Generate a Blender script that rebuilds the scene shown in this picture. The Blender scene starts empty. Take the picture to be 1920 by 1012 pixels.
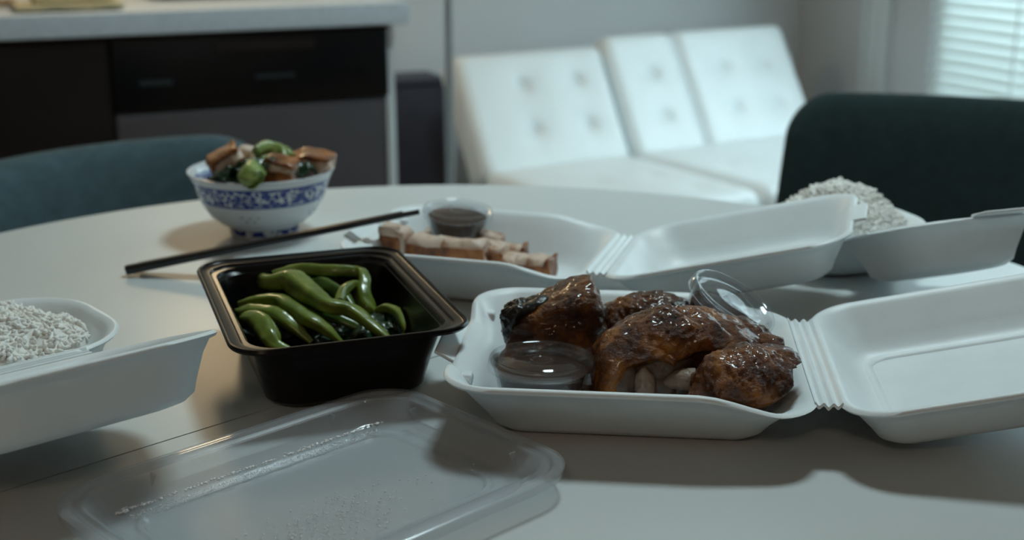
import bpy, bmesh, math, random
import numpy as np
from mathutils import Vector, Matrix, noise

# ------------------------------------------------------------------ camera, world, lights, exposure
scene = bpy.context.scene
COL = scene.collection
TBL = 0.82                      # table top height
CAMH = 0.31                     # camera height above the table top
PITCH = math.radians(16.5)
FPX = 2400.0

cam_data = bpy.data.cameras.new('camera')
cam = bpy.data.objects.new('camera', cam_data)
COL.objects.link(cam)
cam.location = (0, 0, TBL + CAMH)
cam.rotation_euler = (math.pi / 2 - PITCH, 0, 0)
cam_data.sensor_width = 36.0
cam_data.lens = 36.0 * FPX / 1920.0
cam_data.clip_start = 0.02
cam_data.dof.use_dof = True
cam_data.dof.focus_distance = 0.735
cam_data.dof.aperture_fstop = 6.8
scene.camera = cam

world = bpy.data.worlds.new('overcast_daylight')
scene.world = world
world.use_nodes = True
world.node_tree.nodes['Background'].inputs[0].default_value = (0.72, 0.93, 1.0, 1)
world.node_tree.nodes['Background'].inputs[1].default_value = 1.1

scene.view_settings.view_transform = 'Standard'
scene.view_settings.look = 'None'
scene.view_settings.gamma = 1.0
scene.view_settings.use_curve_mapping = False
scene.view_settings.exposure = 0.12
scene.cycles.use_denoising = True
scene.cycles.use_light_tree = False
scene.cycles.adaptive_threshold = 0.035
scene.cycles.max_bounces = 5
scene.cycles.diffuse_bounces = 3
scene.cycles.glossy_bounces = 3
scene.cycles.transparent_max_bounces = 14
scene.cycles.caustics_reflective = False
scene.cycles.caustics_refractive = False

TH = math.radians(24)           # the room is turned against the camera
RC, RS = math.cos(TH), math.sin(TH)
def room(a, b, z=0.0):
    return Vector((a * RC - b * RS, a * RS + b * RC, z))

def area_light(name, loc, target, sx, sy, power, color, shape='RECTANGLE'):
    l = bpy.data.lights.new(name, 'AREA')
    l.shape = shape; l.size = sx; l.size_y = sy
    l.energy = power; l.color = color
    o = bpy.data.objects.new(name, l)
    COL.objects.link(o)
    o.location = loc
    o.rotation_euler = (Vector(target) - Vector(loc)).to_track_quat('-Z', 'Y').to_euler()
    return o

LAMP_POS = Vector((0.30, 1.44, 2.36))
KITCHEN_POS = room(0.48, 3.05, 1.62)
LAMP_POWER, KITCHEN_GLOW, DAY_POWER = 13.2, 20.0, 104.0
# daylight arriving at the window from outside
area_light('daylight', room(3.25, 2.16, 1.45), room(0.0, 2.0, 0.6), 2.1, 1.9, DAY_POWER, (0.70, 0.93, 1.0))

# ------------------------------------------------------------------ pixel helpers (1920x1012 frame) used to measure places in metres
def ray(px, py):
    u = (px - 960) / FPX; v = (506 - py) / FPX
    return Vector((u, math.cos(PITCH) + v * math.sin(PITCH), -math.sin(PITCH) + v * math.cos(PITCH)))
def un(px, py, z=0.0):          # point at height z above the table
    r = ray(px, py); t = (z - CAMH) / r.z
    return Vector((r.x * t, r.y * t, TBL + z))
def at_y(px, py, Y):
    r = ray(px, py); t = Y / r.y
    return Vector((r.x * t, Y, TBL + CAMH + r.z * t))

# ------------------------------------------------------------------ materials
def new_mat(name):
    m = bpy.data.materials.new(name); m.use_nodes = True
    nt = m.node_tree
    return m, nt, nt.nodes['Principled BSDF']
def coords(nt, scale=(1, 1, 1)):
    tc = nt.nodes.new('ShaderNodeTexCoord'); mp = nt.nodes.new('ShaderNodeMapping')
    mp.inputs['Scale'].default_value = scale
    nt.links.new(tc.outputs['Object'], mp.inputs['Vector'])
    return mp.outputs['Vector']
def noise_tex(nt, vec, scale, detail=3, rough=0.55):
    n = nt.nodes.new('ShaderNodeTexNoise')
    n.inputs['Scale'].default_value = scale; n.inputs['Detail'].default_value = detail; n.inputs['Roughness'].default_value = rough
    nt.links.new(vec, n.inputs['Vector'])
    return n.outputs['Fac']
def ramp(nt, fac, stops):
    r = nt.nodes.new('ShaderNodeValToRGB')
    e = r.color_ramp.elements
    while len(e) < len(stops): e.new(0.5)
    for el, (p, c) in zip(e, stops):
        el.position = p; el.color = (*c, 1)
    nt.links.new(fac, r.inputs[0])
    return r.outputs[0]
def add_bump(nt, bsdf, height, strength, dist):
    b = nt.nodes.new('ShaderNodeBump')
    b.inputs['Strength'].default_value = strength; b.inputs['Distance'].default_value = dist
    nt.links.new(height, b.inputs['Height'])
    nt.links.new(b.outputs[0], bsdf.inputs['Normal'])
def plain(name, color, rough=0.5, metal=0.0, var=0.0, vscale=20, bump=0.0, bscale=300, bdist=0.001, coat=0.0, spec=0.5):
    m, nt, b = new_mat(name)
    b.inputs['Base Color'].default_value = (*color, 1)
    b.inputs['Roughness'].default_value = rough
    b.inputs['Metallic'].default_value = metal
    b.inputs['Specular IOR Level'].default_value = spec
    if coat:
        b.inputs['Coat Weight'].default_value = coat; b.inputs['Coat Roughness'].default_value = 0.15
    v = coords(nt)
    if var:
        lo = tuple(max(0, c * (1 - var)) for c in color); hi = tuple(min(1, c * (1 + var)) for c in color)
        nt.links.new(ramp(nt, noise_tex(nt, v, vscale, 4), [(0.3, lo), (0.7, hi)]), b.inputs['Base Color'])
    if bump:
        add_bump(nt, b, noise_tex(nt, v, bscale, 3), bump, bdist)
    return m
def plastic_sheet(name, color, opacity, rough, ior=1.45):
    m, nt, b = new_mat(name)
    b.inputs['Base Color'].default_value = (*color, 1)
    b.inputs['Roughness'].default_value = 0.5
    b.inputs['Specular IOR Level'].default_value = 0.0
    tr = nt.nodes.new('ShaderNodeBsdfTransparent'); tr.inputs[0].default_value = (0.96, 0.97, 0.98, 1)
    mx = nt.nodes.new('ShaderNodeMixShader'); mx.inputs[0].default_value = opacity
    nt.links.new(tr.outputs[0], mx.inputs[1]); nt.links.new(b.outputs[0], mx.inputs[2])
    gl = nt.nodes.new('ShaderNodeBsdfGlossy'); gl.inputs['Roughness'].default_value = rough
    lw = nt.nodes.new('ShaderNodeLayerWeight'); lw.inputs[0].default_value = 0.5
    pw = nt.nodes.new('ShaderNodeMath'); pw.operation = 'POWER'; pw.inputs[1].default_value = 4.0; nt.links.new(lw.outputs['Facing'], pw.inputs[0])
    fr = nt.nodes.new('ShaderNodeMath'); fr.operation = 'MULTIPLY_ADD'; fr.inputs[1].default_value = 0.55; fr.inputs[2].default_value = 0.04; nt.links.new(pw.outputs[0], fr.inputs[0])
    m2 = nt.nodes.new('ShaderNodeMixShader')
    nt.links.new(fr.outputs[0], m2.inputs[0]); nt.links.new(mx.outputs[0], m2.inputs[1]); nt.links.new(gl.outputs[0], m2.inputs[2])
    nt.links.new(m2.outputs[0], nt.nodes['Material Output'].inputs[0])
    return m

M = {}
M['table'] = plain('white_laminate', (0.655, 0.685, 0.68), 0.38, var=0.02, vscale=6, bump=0.05, bscale=900, bdist=0.0002)
M['foam'] = plain('white_foam', (0.85, 0.90, 0.915), 0.42, var=0.03, vscale=30, bump=0.25, bscale=900, bdist=0.0004)
M['black_plastic'] = plain('black_plastic', (0.0035, 0.0035, 0.004), 0.26, bump=0.08, bscale=250, bdist=0.0004, spec=0.30)
M['lid_plastic'] = plastic_sheet('clear_lid_plastic', (0.82, 0.85, 0.88), 0.13, 0.15)
M['cup_plastic'] = plastic_sheet('clear_cup_plastic', (0.80, 0.80, 0.80), 0.015, 0.07)
M['cup_lid'] = plastic_sheet('clear_cup_lid', (0.85, 0.85, 0.85), 0.016, 0.07)
M['droplet'] = plain('water_droplets', (0.95, 0.96, 0.97), 0.15)
M['sauce'] = plain('dark_brown_sauce', (0.035, 0.014, 0.007), 0.40, spec=0.2, var=0.3, vscale=120)
M['wall'] = plain('wall_paint', (0.72, 0.745, 0.76), 0.7, bump=0.1, bscale=200)
M['wall_mauve'] = plain('wall_paint_grey', (0.57, 0.58, 0.59), 0.7, bump=0.1, bscale=200)
M['wall_warm'] = plain('wall_paint_beige', (0.66, 0.52, 0.42), 0.7, bump=0.1, bscale=200)
M['ceiling'] = plain('ceiling_paint', (0.70, 0.69, 0.67), 0.8, bump=0.1, bscale=150)
M['trim'] = plain('trim_paint', (0.68, 0.72, 0.72), 0.4, bump=0.03, bscale=100)
M['floor'] = plain('floor_boards', (0.24, 0.16, 0.10), 0.45, var=0.3, vscale=5)
M['counter'] = plain('grey_stone', (0.66, 0.72, 0.78), 0.4, var=0.06, vscale=60)
M['cabinet'] = plain('espresso_wood', (0.012, 0.009, 0.008), 0.4, var=0.3, vscale=8)
M['panel_black'] = plain('black_gloss_panel', (0.004, 0.0045, 0.006), 0.25, bump=0.02)
M['steel'] = plain('brushed_steel', (0.20, 0.195, 0.22), 0.42, metal=0.85, var=0.08, vscale=4)
M['mark'] = plain('grey_print', (0.020, 0.030, 0.036), 0.5, var=0.05)
M['vinyl'] = plain('white_vinyl', (0.86, 0.90, 0.90), 0.42, var=0.02, vscale=8, bump=0.1, bscale=60, bdist=0.003)
M['pole'] = plain('grey_metal', (0.34, 0.35, 0.35), 0.35, metal=0.6, var=0.05)
M['teal'] = plain('teal_wool', (0.048, 0.088, 0.104), 0.85, var=0.18, vscale=60, bump=0.4, bscale=500, bdist=0.001)
M['green_dark'] = plain('dark_green_wool', (0.020, 0.035, 0.035), 0.9, var=0.15, vscale=60, bump=0.4, bscale=500, bdist=0.001, spec=0.2)
M['slate'] = plain('slate_grey_laminate', (0.055, 0.055, 0.075), 0.6, var=0.08)
M['wood'] = plain('oak_wood', (0.32, 0.19, 0.09), 0.5, var=0.2, vscale=14)
M['chop'] = plain('black_lacquer', (0.008, 0.010, 0.012), 0.3, var=0.2)
M['cream'] = plain('cream_enamel', (0.62, 0.52, 0.30), 0.5, var=0.1)
M['dark_tray'] = plain('dark_enamel', (0.03, 0.028, 0.028), 0.4, var=0.1)
M['glaze'] = plain('grey_glaze', (0.16, 0.18, 0.20), 0.3, var=0.1)
M['rice'] = plain('cooked_rice', (0.78, 0.77, 0.73), 0.4, var=0.06, vscale=60)
def rice_mat():
    m, nt, b = new_mat('cooked_rice')
    nt.links.new(ramp(nt, noise_tex(nt, coords(nt), 50, 4), [(0.3, (0.88, 0.86, 0.80)), (0.7, (0.93, 0.93, 0.90))]), b.inputs['Base Color'])
    b.inputs['Roughness'].default_value = 0.45
    return m
M['rice'] = rice_mat()
M['meat'] = plain('cooked_meat', (0.095, 0.060, 0.040), 0.45, var=0.35, vscale=120, bump=0.4, bscale=220, bdist=0.001)
M['bone'] = plain('bone', (0.24, 0.17, 0.125), 0.5, var=0.15, vscale=80)
M['char'] = plain('charred_skin', (0.010, 0.008, 0.008), 0.35, var=0.4, vscale=150, bump=0.6, bscale=250, bdist=0.001)

def skin_mat(name, dark, mid, light):
    m, nt, b = new_mat(name)
    v = coords(nt)
    f = noise_tex(nt, v, 45, 6, 0.65)
    nt.links.new(ramp(nt, f, [(0.36, dark), (0.52, mid), (0.68, light)]), b.inputs['Base Color'])
    b.inputs['Roughness'].default_value = 0.34
    b.inputs['Specular IOR Level'].default_value = 0.32
    b.inputs['Coat Weight'].default_value = 0.45
    b.inputs['Coat Roughness'].default_value = 0.09
    add_bump(nt, b, noise_tex(nt, coords(nt, (1, 1, 1.6)), 210, 5, 0.65), 1.0, 0.0034)
    return m
M['duck'] = skin_mat('roast_duck_skin', (0.012, 0.003, 0.001), (0.11, 0.029, 0.0035), (0.36, 0.125, 0.012))
M['duck2'] = skin_mat('roast_duck_skin_amber', (0.018, 0.004, 0.0015), (0.155, 0.042, 0.005), (0.42, 0.15, 0.015))
def pork_mat():
    m, nt, b = new_mat('roast_pork_meat')
    nt.links.new(ramp(nt, noise_tex(nt, coords(nt), 75, 5, 0.6), [(0.34, (0.32, 0.13, 0.05)), (0.44, (0.66, 0.49, 0.38)), (0.75, (0.76, 0.64, 0.55))]), b.inputs['Base Color'])
    b.inputs['Roughness'].default_value = 0.5
    add_bump(nt, b, noise_tex(nt, coords(nt), 260, 4), 0.4, 0.0012)
    return m
M['pork_meat'] = pork_mat()
M['pork_skin'] = skin_mat('roast_pork_crust', (0.07, 0.016, 0.005), (0.32, 0.095, 0.015), (0.50, 0.20, 0.05))
M['orange_crust'] = skin_mat('orange_crust', (0.15, 0.04, 0.007), (0.38, 0.115, 0.016), (0.52, 0.19, 0.04))

def green_mat(name, dark, light, rough=0.28):
    m, nt, b = new_mat(name)
    f = noise_tex(nt, coords(nt, (1, 1, 1)), 55, 5)
    nt.links.new(ramp(nt, f, [(0.3, dark), (0.7, light)]), b.inputs['Base Color'])
    b.inputs['Roughness'].default_value = rough
    b.inputs['Coat Weight'].default_value = 0.25; b.inputs['Coat Roughness'].default_value = 0.18
    add_bump(nt, b, noise_tex(nt, coords(nt), 140, 4), 0.35, 0.0012)
    return m
M['stem'] = green_mat('green_stem', (0.085, 0.14, 0.015), (0.22, 0.29, 0.045))
M['stem_pale'] = green_mat('pale_stem', (0.16, 0.25, 0.06), (0.30, 0.38, 0.10), 0.35)
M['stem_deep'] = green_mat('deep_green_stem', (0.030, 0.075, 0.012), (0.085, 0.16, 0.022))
M['leaf'] = green_mat('dark_leaf', (0.004, 0.016, 0.008), (0.018, 0.055, 0.022), 0.25)

def slat_mat():
    m, nt, b = new_mat('white_blind_slat')
    b.inputs['Base Color'].default_value = (0.85, 0.88, 0.88, 1); b.inputs['Roughness'].default_value = 0.5
    tl = nt.nodes.new('ShaderNodeBsdfTranslucent'); tl.inputs[0].default_value = (0.70, 0.74, 0.70, 1)
    mx = nt.nodes.new('ShaderNodeMixShader'); mx.inputs[0].default_value = 0.36
    nt.links.new(b.outputs[0], mx.inputs[1]); nt.links.new(tl.outputs[0], mx.inputs[2])
    nt.links.new(mx.outputs[0], nt.nodes['Material Output'].inputs[0])
    return m
M['slat'] = slat_mat()
M['pane'] = plastic_sheet('window_glass', (0.9, 0.95, 0.95), 0.05, 0.03)
def glow_mat(name, color, strength):
    m, nt, b = new_mat(name)
    b.inputs['Base Color'].default_value = (*color, 1)
    b.inputs['Emission Color'].default_value = (*color, 1)
    b.inputs['Emission Strength'].default_value = strength
    return m

def porcelain():
    m, nt, b = new_mat('blue_white_porcelain')
    tc = nt.nodes.new('ShaderNodeTexCoord')
    sep = nt.nodes.new('ShaderNodeSeparateXYZ'); nt.links.new(tc.outputs['Object'], sep.inputs[0])
    def mth(op, a, bb=None):
        n = nt.nodes.new('ShaderNodeMath'); n.operation = op
        for i, x in enumerate((a, bb)):
            if x is None: continue
            if isinstance(x, (int, float)): n.inputs[i].default_value = x
            else: nt.links.new(x, n.inputs[i])
        return n.outputs[0]
    z = sep.outputs['Z']
    band = mth('MULTIPLY', mth('GREATER_THAN', z, 0.0355), mth('LESS_THAN', z, 0.0545))
    foot = mth('MULTIPLY', mth('GREATER_THAN', z, 0.003), mth('LESS_THAN', z, 0.0085))
    vo = nt.nodes.new('ShaderNodeTexVoronoi'); vo.feature = 'DISTANCE_TO_EDGE'; vo.inputs['Scale'].default_value = 165
    nt.links.new(tc.outputs['Object'], vo.inputs['Vector'])
    ns = noise_tex(nt, tc.outputs['Object'], 150, 3)
    pat = mth('GREATER_THAN', mth('ADD', vo.outputs['Distance'], mth('MULTIPLY', mth('SUBTRACT', ns, 0.5), 0.5)), 0.06)
    edge = mth('ADD', mth('LESS_THAN', z, 0.0372), mth('GREATER_THAN', z, 0.0528))
    blue = mth('MAXIMUM', mth('MULTIPLY', band, mth('MINIMUM', mth('ADD', pat, edge), 1.0)), mth('MULTIPLY', foot, mth('GREATER_THAN', ns, 0.45)))
    mix = nt.nodes.new('ShaderNodeMix'); mix.data_type = 'RGBA'
    nt.links.new(blue, mix.inputs[0])
    mix.inputs[6].default_value = (0.66, 0.68, 0.70, 1); mix.inputs[7].default_value = (0.014, 0.042, 0.23, 1)
    nt.links.new(mix.outputs[2], b.inputs['Base Color'])
    b.inputs['Roughness'].default_value = 0.16
    return m
M['porcelain'] = porcelain()

# ------------------------------------------------------------------ mesh helpers
def link(name, me, mat, parent=None, loc=(0, 0, 0), smooth=True, rot=None):
    if smooth:
        me.polygons.foreach_set('use_smooth', [True] * len(me.polygons))
    if mat is not None and not me.materials: me.materials.append(mat)
    o = bpy.data.objects.new(name, me); COL.objects.link(o)
    o.location = loc
    if rot is not None: o.rotation_euler = rot
    if parent is not None: o.parent = parent
    return o
def mesh_from(name, verts, faces):
    me = bpy.data.meshes.new(name)
    me.from_pydata([tuple(v) for v in verts], [], faces); me.update()
    return me
def sharp(me, ang=0.7):
    me.set_sharp_from_angle(angle=ang)
def part(name, verts, faces, mat, parent=None, loc=(0, 0, 0), smooth=True, edge=None, rot=None):
    me = mesh_from(name, verts, faces)
    o = link(name, me, mat, parent, loc, smooth, rot)
    if smooth and edge: sharp(me, edge)
    return o
def tag(o, label=None, cat=None, group=None, kind=None):
    if label: o['label'] = label
    if cat: o['category'] = cat
    if group: o['group'] = group
    if kind: o['kind'] = kind
    return o
def empty(name, loc, rz=0.0):
    o = bpy.data.objects.new(name, None); COL.objects.link(o)
    o.location = loc; o.rotation_euler = (0, 0, rz); o.empty_display_size = 0.02
    return o
def rr(w, d, r, nc=8, ns=10):
    """closed rounded-rectangle loop, counter-clockwise, constant vertex count"""
    r = max(1e-4, min(r, w / 2 - 1e-4, d / 2 - 1e-4))
    hw, hd = w / 2, d / 2
    pts = []
    cs = [(hw - r, -hd + r, -90), (hw - r, hd - r, 0), (-hw + r, hd - r, 90), (-hw + r, -hd + r, 180)]
    for k, (cx, cy, a0) in enumerate(cs):
        arc = [(cx + r * math.cos(math.radians(a0 + 90 * i / nc)), cy + r * math.sin(math.radians(a0 + 90 * i / nc))) for i in range(nc + 1)]
        pts += arc
        nx = cs[(k + 1) % 4]; a1 = math.radians(nx[2])
        e = (nx[0] + r * math.cos(a1), nx[1] + r * math.sin(a1)); s = arc[-1]
        for i in range(1, ns):
            t = i / ns
            pts.append((s[0] + (e[0] - s[0]) * t, s[1] + (e[1] - s[1]) * t))
    return pts
def loft(loops, cap0=True, cap1=True, closed=True):
    n = len(loops[0]); verts = [p for l in loops for p in l]; faces = []
    for i in range(len(loops) - 1):
        for j in range(n if closed else n - 1):
            k = (j + 1) % n
            faces.append((i * n + j, i * n + k, (i + 1) * n + k, (i + 1) * n + j))
    if cap0: faces.append(tuple(range(n - 1, -1, -1)))
    if cap1: faces.append(tuple((len(loops) - 1) * n + j for j in range(n)))
    return verts, faces
def lathe(profile, n=64):
    loops = [[(r * math.cos(2 * math.pi * i / n), r * math.sin(2 * math.pi * i / n), z) for i in range(n)] for r, z in profile]
    return loops
def box_vf(x0, x1, y0, y1, z0, z1):
    v = [(x0, y0, z0), (x1, y0, z0), (x1, y1, z0), (x0, y1, z0), (x0, y0, z1), (x1, y0, z1), (x1, y1, z1), (x0, y1, z1)]
    f = [(3, 2, 1, 0), (4, 5, 6, 7), (0, 1, 5, 4), (1, 2, 6, 5), (2, 3, 7, 6), (3, 0, 4, 7)]
    return v, f
def rbox_vf(sx, sy, sz, r, n=6, warp=None):
    """box of full sizes, rounded edges, n cells along each side"""
    h = np.array([sx, sy, sz]) / 2
    bm = bmesh.new(); idx = {}
    def vert(p):
        k = tuple(round(c, 6) for c in p)
        if k not in idx: idx[k] = bm.verts.new(p)
        return idx[k]
    r = min(r, h.min() * 0.999)
    def ticks(hh):
        inner = hh - r
        t = [-hh, -hh + r * 0.3, -hh + r * 0.65] + [(-inner + 2 * inner * i / n) for i in range(n + 1)] + [hh - r * 0.65, hh - r * 0.3, hh]
        return t
    T = [ticks(x) for x in h]
    for ax in range(3):
        a, b2 = (ax + 1) % 3, (ax + 2) % 3
        for s in (-1, 1):
            for i in range(len(T[a]) - 1):
                for j in range(len(T[b2]) - 1):
                    q = []
                    for ii, jj in ((i, j), (i + 1, j), (i + 1, j + 1), (i, j + 1)):
                        p = [0, 0, 0]; p[ax] = s * h[ax]; p[a] = T[a][ii]; p[b2] = T[b2][jj]; q.append(vert(p))
                    if s < 0: q.reverse()
                    try: bm.faces.new(q)
                    except ValueError: pass
    bm.verts.index_update()
    V = np.array([v.co[:] for v in bm.verts])
    c = np.clip(V, -(h - r), h - r); dlt = V - c
    ln = np.linalg.norm(dlt, axis=1, keepdims=True); ln[ln == 0] = 1
    V = c + dlt / ln * r
    if warp: V = warp(V)
    F = [tuple(v.index for v in f.verts) for f in bm.faces]
    bm.free()
    return V, F
def tube_vf(pts, radii, n=12, flat=1.0, caps=True, sub=5):
    """swept tube through pts (Catmull-Rom) with radius per point"""
    P = [Vector(p) for p in pts]
    Q, R = [], []
    for i in range(len(P) - 1):
        p0 = P[max(i - 1, 0)]; p1 = P[i]; p2 = P[i + 1]; p3 = P[min(i + 2, len(P) - 1)]
        for k in range(sub):
            t = k / sub
            Q.append(0.5 * ((2 * p1) + (p2 - p0) * t + (2 * p0 - 5 * p1 + 4 * p2 - p3) * t * t + (3 * p1 - p0 - 3 * p2 + p3) * t ** 3))
            R.append(radii[i] + (radii[i + 1] - radii[i]) * (t * t * (3 - 2 * t)))
    Q.append(P[-1]); R.append(radii[-1])
    up = Vector((0, 0, 1)); loops = []
    for i, q in enumerate(Q):
        tg = (Q[min(i + 1, len(Q) - 1)] - Q[max(i - 1, 0)]).normalized()
        s = tg.cross(up)
        if s.length < 1e-3: s = tg.cross(Vector((0, 1, 0)))
        s.normalize(); w = s.cross(tg).normalized()
        loops.append([q + s * (R[i] * math.cos(2 * math.pi * k / n)) + w * (R[i] * flat * math.sin(2 * math.pi * k / n)) for k in range(n)])
    return loft(loops, caps, caps)
def rest(verts):
    """move verts so the origin sits at the footprint centre, lowest point; returns (local verts, loc)"""
    V = np.array([tuple(v) for v in verts])
    c = np.array([V[:, 0].mean(), V[:, 1].mean(), V[:, 2].min()])
    return V - c, tuple(c)

# ================================================================== SETTING
A0, A1, B0, B1, HC = -3.0, 2.80, -2.2, 3.79, 2.45
def room_box(name, a0, a1, b0, b1, z0, z1, mat, kind='structure', parent=None, label=None, cat=None):
    v, f = box_vf(a0, a1, b0, b1, z0, z1)
    c = ((a0 + a1) / 2, (b0 + b1) / 2, z0)
    v = [(p[0] - c[0], p[1] - c[1], p[2] - c[2]) for p in v]
    if parent is None:
        o = part(name, v, f, mat, None, room(*c), False, rot=(0, 0, TH))
    else:
        o = part(name, v, f, mat, parent, c, False)
    if kind: o['kind'] = kind
    if label: o['label'] = label
    if cat: o['category'] = cat
    return o
WZ0, WZ1, WB0, WB1 = 0.35, 2.15, 1.20, 3.12     # window opening in the right wall
room_box('floor', A0, A1, B0, B1, -0.05, 0, M['floor'], label='dark wood floor under the dining table', cat='floor')
room_box('ceiling', A0, A1, B0, B1, HC, HC + 0.05, M['ceiling'], label='plain white ceiling', cat='ceiling')
room_box('wall_back', A0, A1 + 0.1, B1, B1 + 0.1, 0, HC, M['wall'], label='pale grey painted wall behind the white sofa', cat='wall')
room_box('wall_left', A0 - 0.1, A0, B0, B1, 0, HC, M['wall'], label='pale grey wall at the kitchen end', cat='wall')
room_box('wall_front', A0, A1, B0 - 0.1, B0, 0, HC, M['wall_warm'], label='warm beige wall on the near side of the room', cat='wall')
wr = empty('wall_right', room(A1, 2.0, 0), TH); tag(wr, 'grey wall holding the window with white blinds', 'wall', kind='structure')
def wr_panel(b0, b1, z0, z1):
    v, f = box_vf(0, 0.1, b0 - 2.0, b1 - 2.0, z0, z1)
    part('wall_panel', v, f, M['wall_mauve'], wr, smooth=False)
wr_panel(B0, WB0, 0, HC); wr_panel(WB1, B1, 0, HC); wr_panel(WB0, WB1, 0, WZ0); wr_panel(WB0, WB1, WZ1, HC)
room_box('baseboard_back', A0, A1, B1 - 0.015, B1, 0, 0.09, M['trim'], label='white baseboard along the back wall', cat='baseboard')
# door casing strip on the right wall, near the corner
tr = empty('trim_1', room(A1 - 0.012, 3.35, 0), TH); tag(tr, 'white moulded casing on the wall left of the window', 'trim', kind='structure')
for x0, x1, b0, b1 in ((-0.004, 0.012, -0.06, 0.06), (-0.016, -0.004, -0.06, -0.035), (-0.012, -0.004, -0.01, 0.02), (-0.016, -0.004, 0.042, 0.06)):
    v, f = box_vf(x0, x1, b0, b1, 0, 2.2); part('moulding', v, f, M['trim'], tr, smooth=False)
# window with frame, glass and blinds
wn = empty('window_1', room(A1 + 0.05, (WB0 + WB1) / 2, WZ0), TH); tag(wn, 'bright window behind white horizontal blinds', 'window', kind='structure')
hw = (WB1 - WB0) / 2; hh = WZ1 - WZ0
for y0, y1, z0, z1 in ((-hw, -hw + 0.05, 0, hh), (hw - 0.05, hw, 0, hh), (-0.025, 0.025, 0.05, hh - 0.05), (-hw + 0.05, hw - 0.05, 0, 0.05), (-hw + 0.05, hw - 0.05, hh - 0.05, hh)):
    v, f = box_vf(-0.02, 0.03, y0, y1, z0, z1); part('window_frame', v, f, M['trim'], wn, smooth=False)
for y0, y1 in ((-hw + 0.05, -0.025), (0.025, hw - 0.05)):
    v, f = box_vf(0.004, 0.008, y0, y1, 0.05, hh - 0.05); part('pane', v, f, M['pane'], wn, smooth=False)
bl = empty('window_blind', room(A1 + 0.01, (WB0 + WB1) / 2, WZ0 + 0.02), TH); tag(bl, 'white horizontal slatted blind glowing with daylight at the right', 'blind')
pitch = 0.034; nsl = int((hh - 0.09) / pitch)
sl_v = []; sl_n = 6; tilt = math.radians(52)
for side in (0, 1):
    for i in range(sl_n + 1):
        t = i / sl_n * 2 - 1; x = t * 0.020; zz = 0.0025 * (1 - t * t) + side * 0.0012
        xr, zr_ = x * math.cos(tilt) - zz * math.sin(tilt), x * math.sin(tilt) + zz * math.cos(tilt)
        sl_v += [(xr, -hw + 0.01, zr_), (xr, hw - 0.01, zr_)]
sl_f = []
o2 = 2 * (sl_n + 1)
for i in range(sl_n):
    a = 2 * i; sl_f += [(a, a + 1, a + 3, a + 2), (o2 + a + 2, o2 + a + 3, o2 + a + 1, o2 + a)]
sl_f += [(1, 0, o2, o2 + 1), (o2 - 2, o2 - 1, 2 * o2 - 1, 2 * o2 - 2)]
slat_me = mesh_from('slat', sl_v, sl_f)
for i in range(nsl):
    link('slat', slat_me, M['slat'], bl, (-0.005, 0, 0.03 + i * pitch))
v, f = box_vf(-0.025, 0.02, -hw + 0.005, hw - 0.005, hh - 0.075, hh - 0.03); part('head_rail', v, f, M['trim'], bl, smooth=False)
v, f = box_vf(-0.022, 0.012, -hw + 0.01, hw - 0.01, -0.005, 0.010); part('bottom_rail', v, f, M['trim'], bl, smooth=False)
for y in (-hw * 0.62, 0.0, hw * 0.62):
    v, f = box_vf(-0.0275, -0.0265, y - 0.004, y + 0.004, 0, hh - 0.06); part('ladder_tape', v, f, M['slat'], bl, smooth=False)

# ceiling lamps above the frame: one over the table, one added as fill
def ceiling_lamp(loc, r, power, color, label, glow):
    t = empty('ceiling_light', (loc[0], loc[1], loc[2])); tag(t, label, 'ceiling light', kind='structure')
    top = HC - loc[2]
    v, f = loft(lathe([(0.02, top), (0.06, top), (0.06, top - 0.01), (0.015, top - 0.012), (0.015, 0.05), (r * 0.9, 0.03), (r + 0.01, 0.02), (r + 0.01, 0.0), (r, 0.0), (r, 0.018), (0.01, 0.02)], 40))
    part('housing', v, f, M['trim'], t, edge=0.6)
    v, f = loft(lathe([(r * 0.99, 0.012), (r * 0.99, 0.016)], 40)); gm = glow_mat('lamp_glow', color, glow); gm.cycles.emission_sampling = 'NONE'; part('diffuser', v, f, gm, t, smooth=False)
    l = area_light('lamp', (loc[0], loc[1], loc[2] + 0.008), (loc[0], loc[1], 0), 2 * r * 0.97, 2 * r * 0.97, power, color, 'DISK')
    l.parent = t; l.location = (0, 0, 0.008)
ceiling_lamp(LAMP_POS, 0.19, LAMP_POWER, (0.75, 0.96, 1.0), 'round cool white ceiling light above the dining table', 2.0)
ceiling_lamp(Vector((-0.35, -1.35, 2.36)), 0.24, 4.5, (1.0, 0.74, 0.52), 'round warm fill light added unseen in the near half of the room', 0.8)  # added fill behind the camera, warms front faces and shadows
pn = empty('pendant_light', KITCHEN_POS); tag(pn, 'warm glass globe pendant over the kitchen counter', 'pendant light', kind='structure')
v, f = loft(lathe([(0.11 * math.sin(math.pi * (k + 0.5) / 24), -0.11 * math.cos(math.pi * (k + 0.5) / 24)) for k in range(24)], 40)); part('globe', v, f, glow_mat('warm_globe', (1.0, 0.74, 0.42), KITCHEN_GLOW), pn)
v, f = loft(lathe([(0.03, 0.105), (0.03, 0.15), (0.006, 0.16), (0.006, HC - KITCHEN_POS.z - 0.02), (0.05, HC - KITCHEN_POS.z - 0.015), (0.05, HC - KITCHEN_POS.z)], 24)); part('stem', v, f, M['pole'], pn, edge=0.6)

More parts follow.
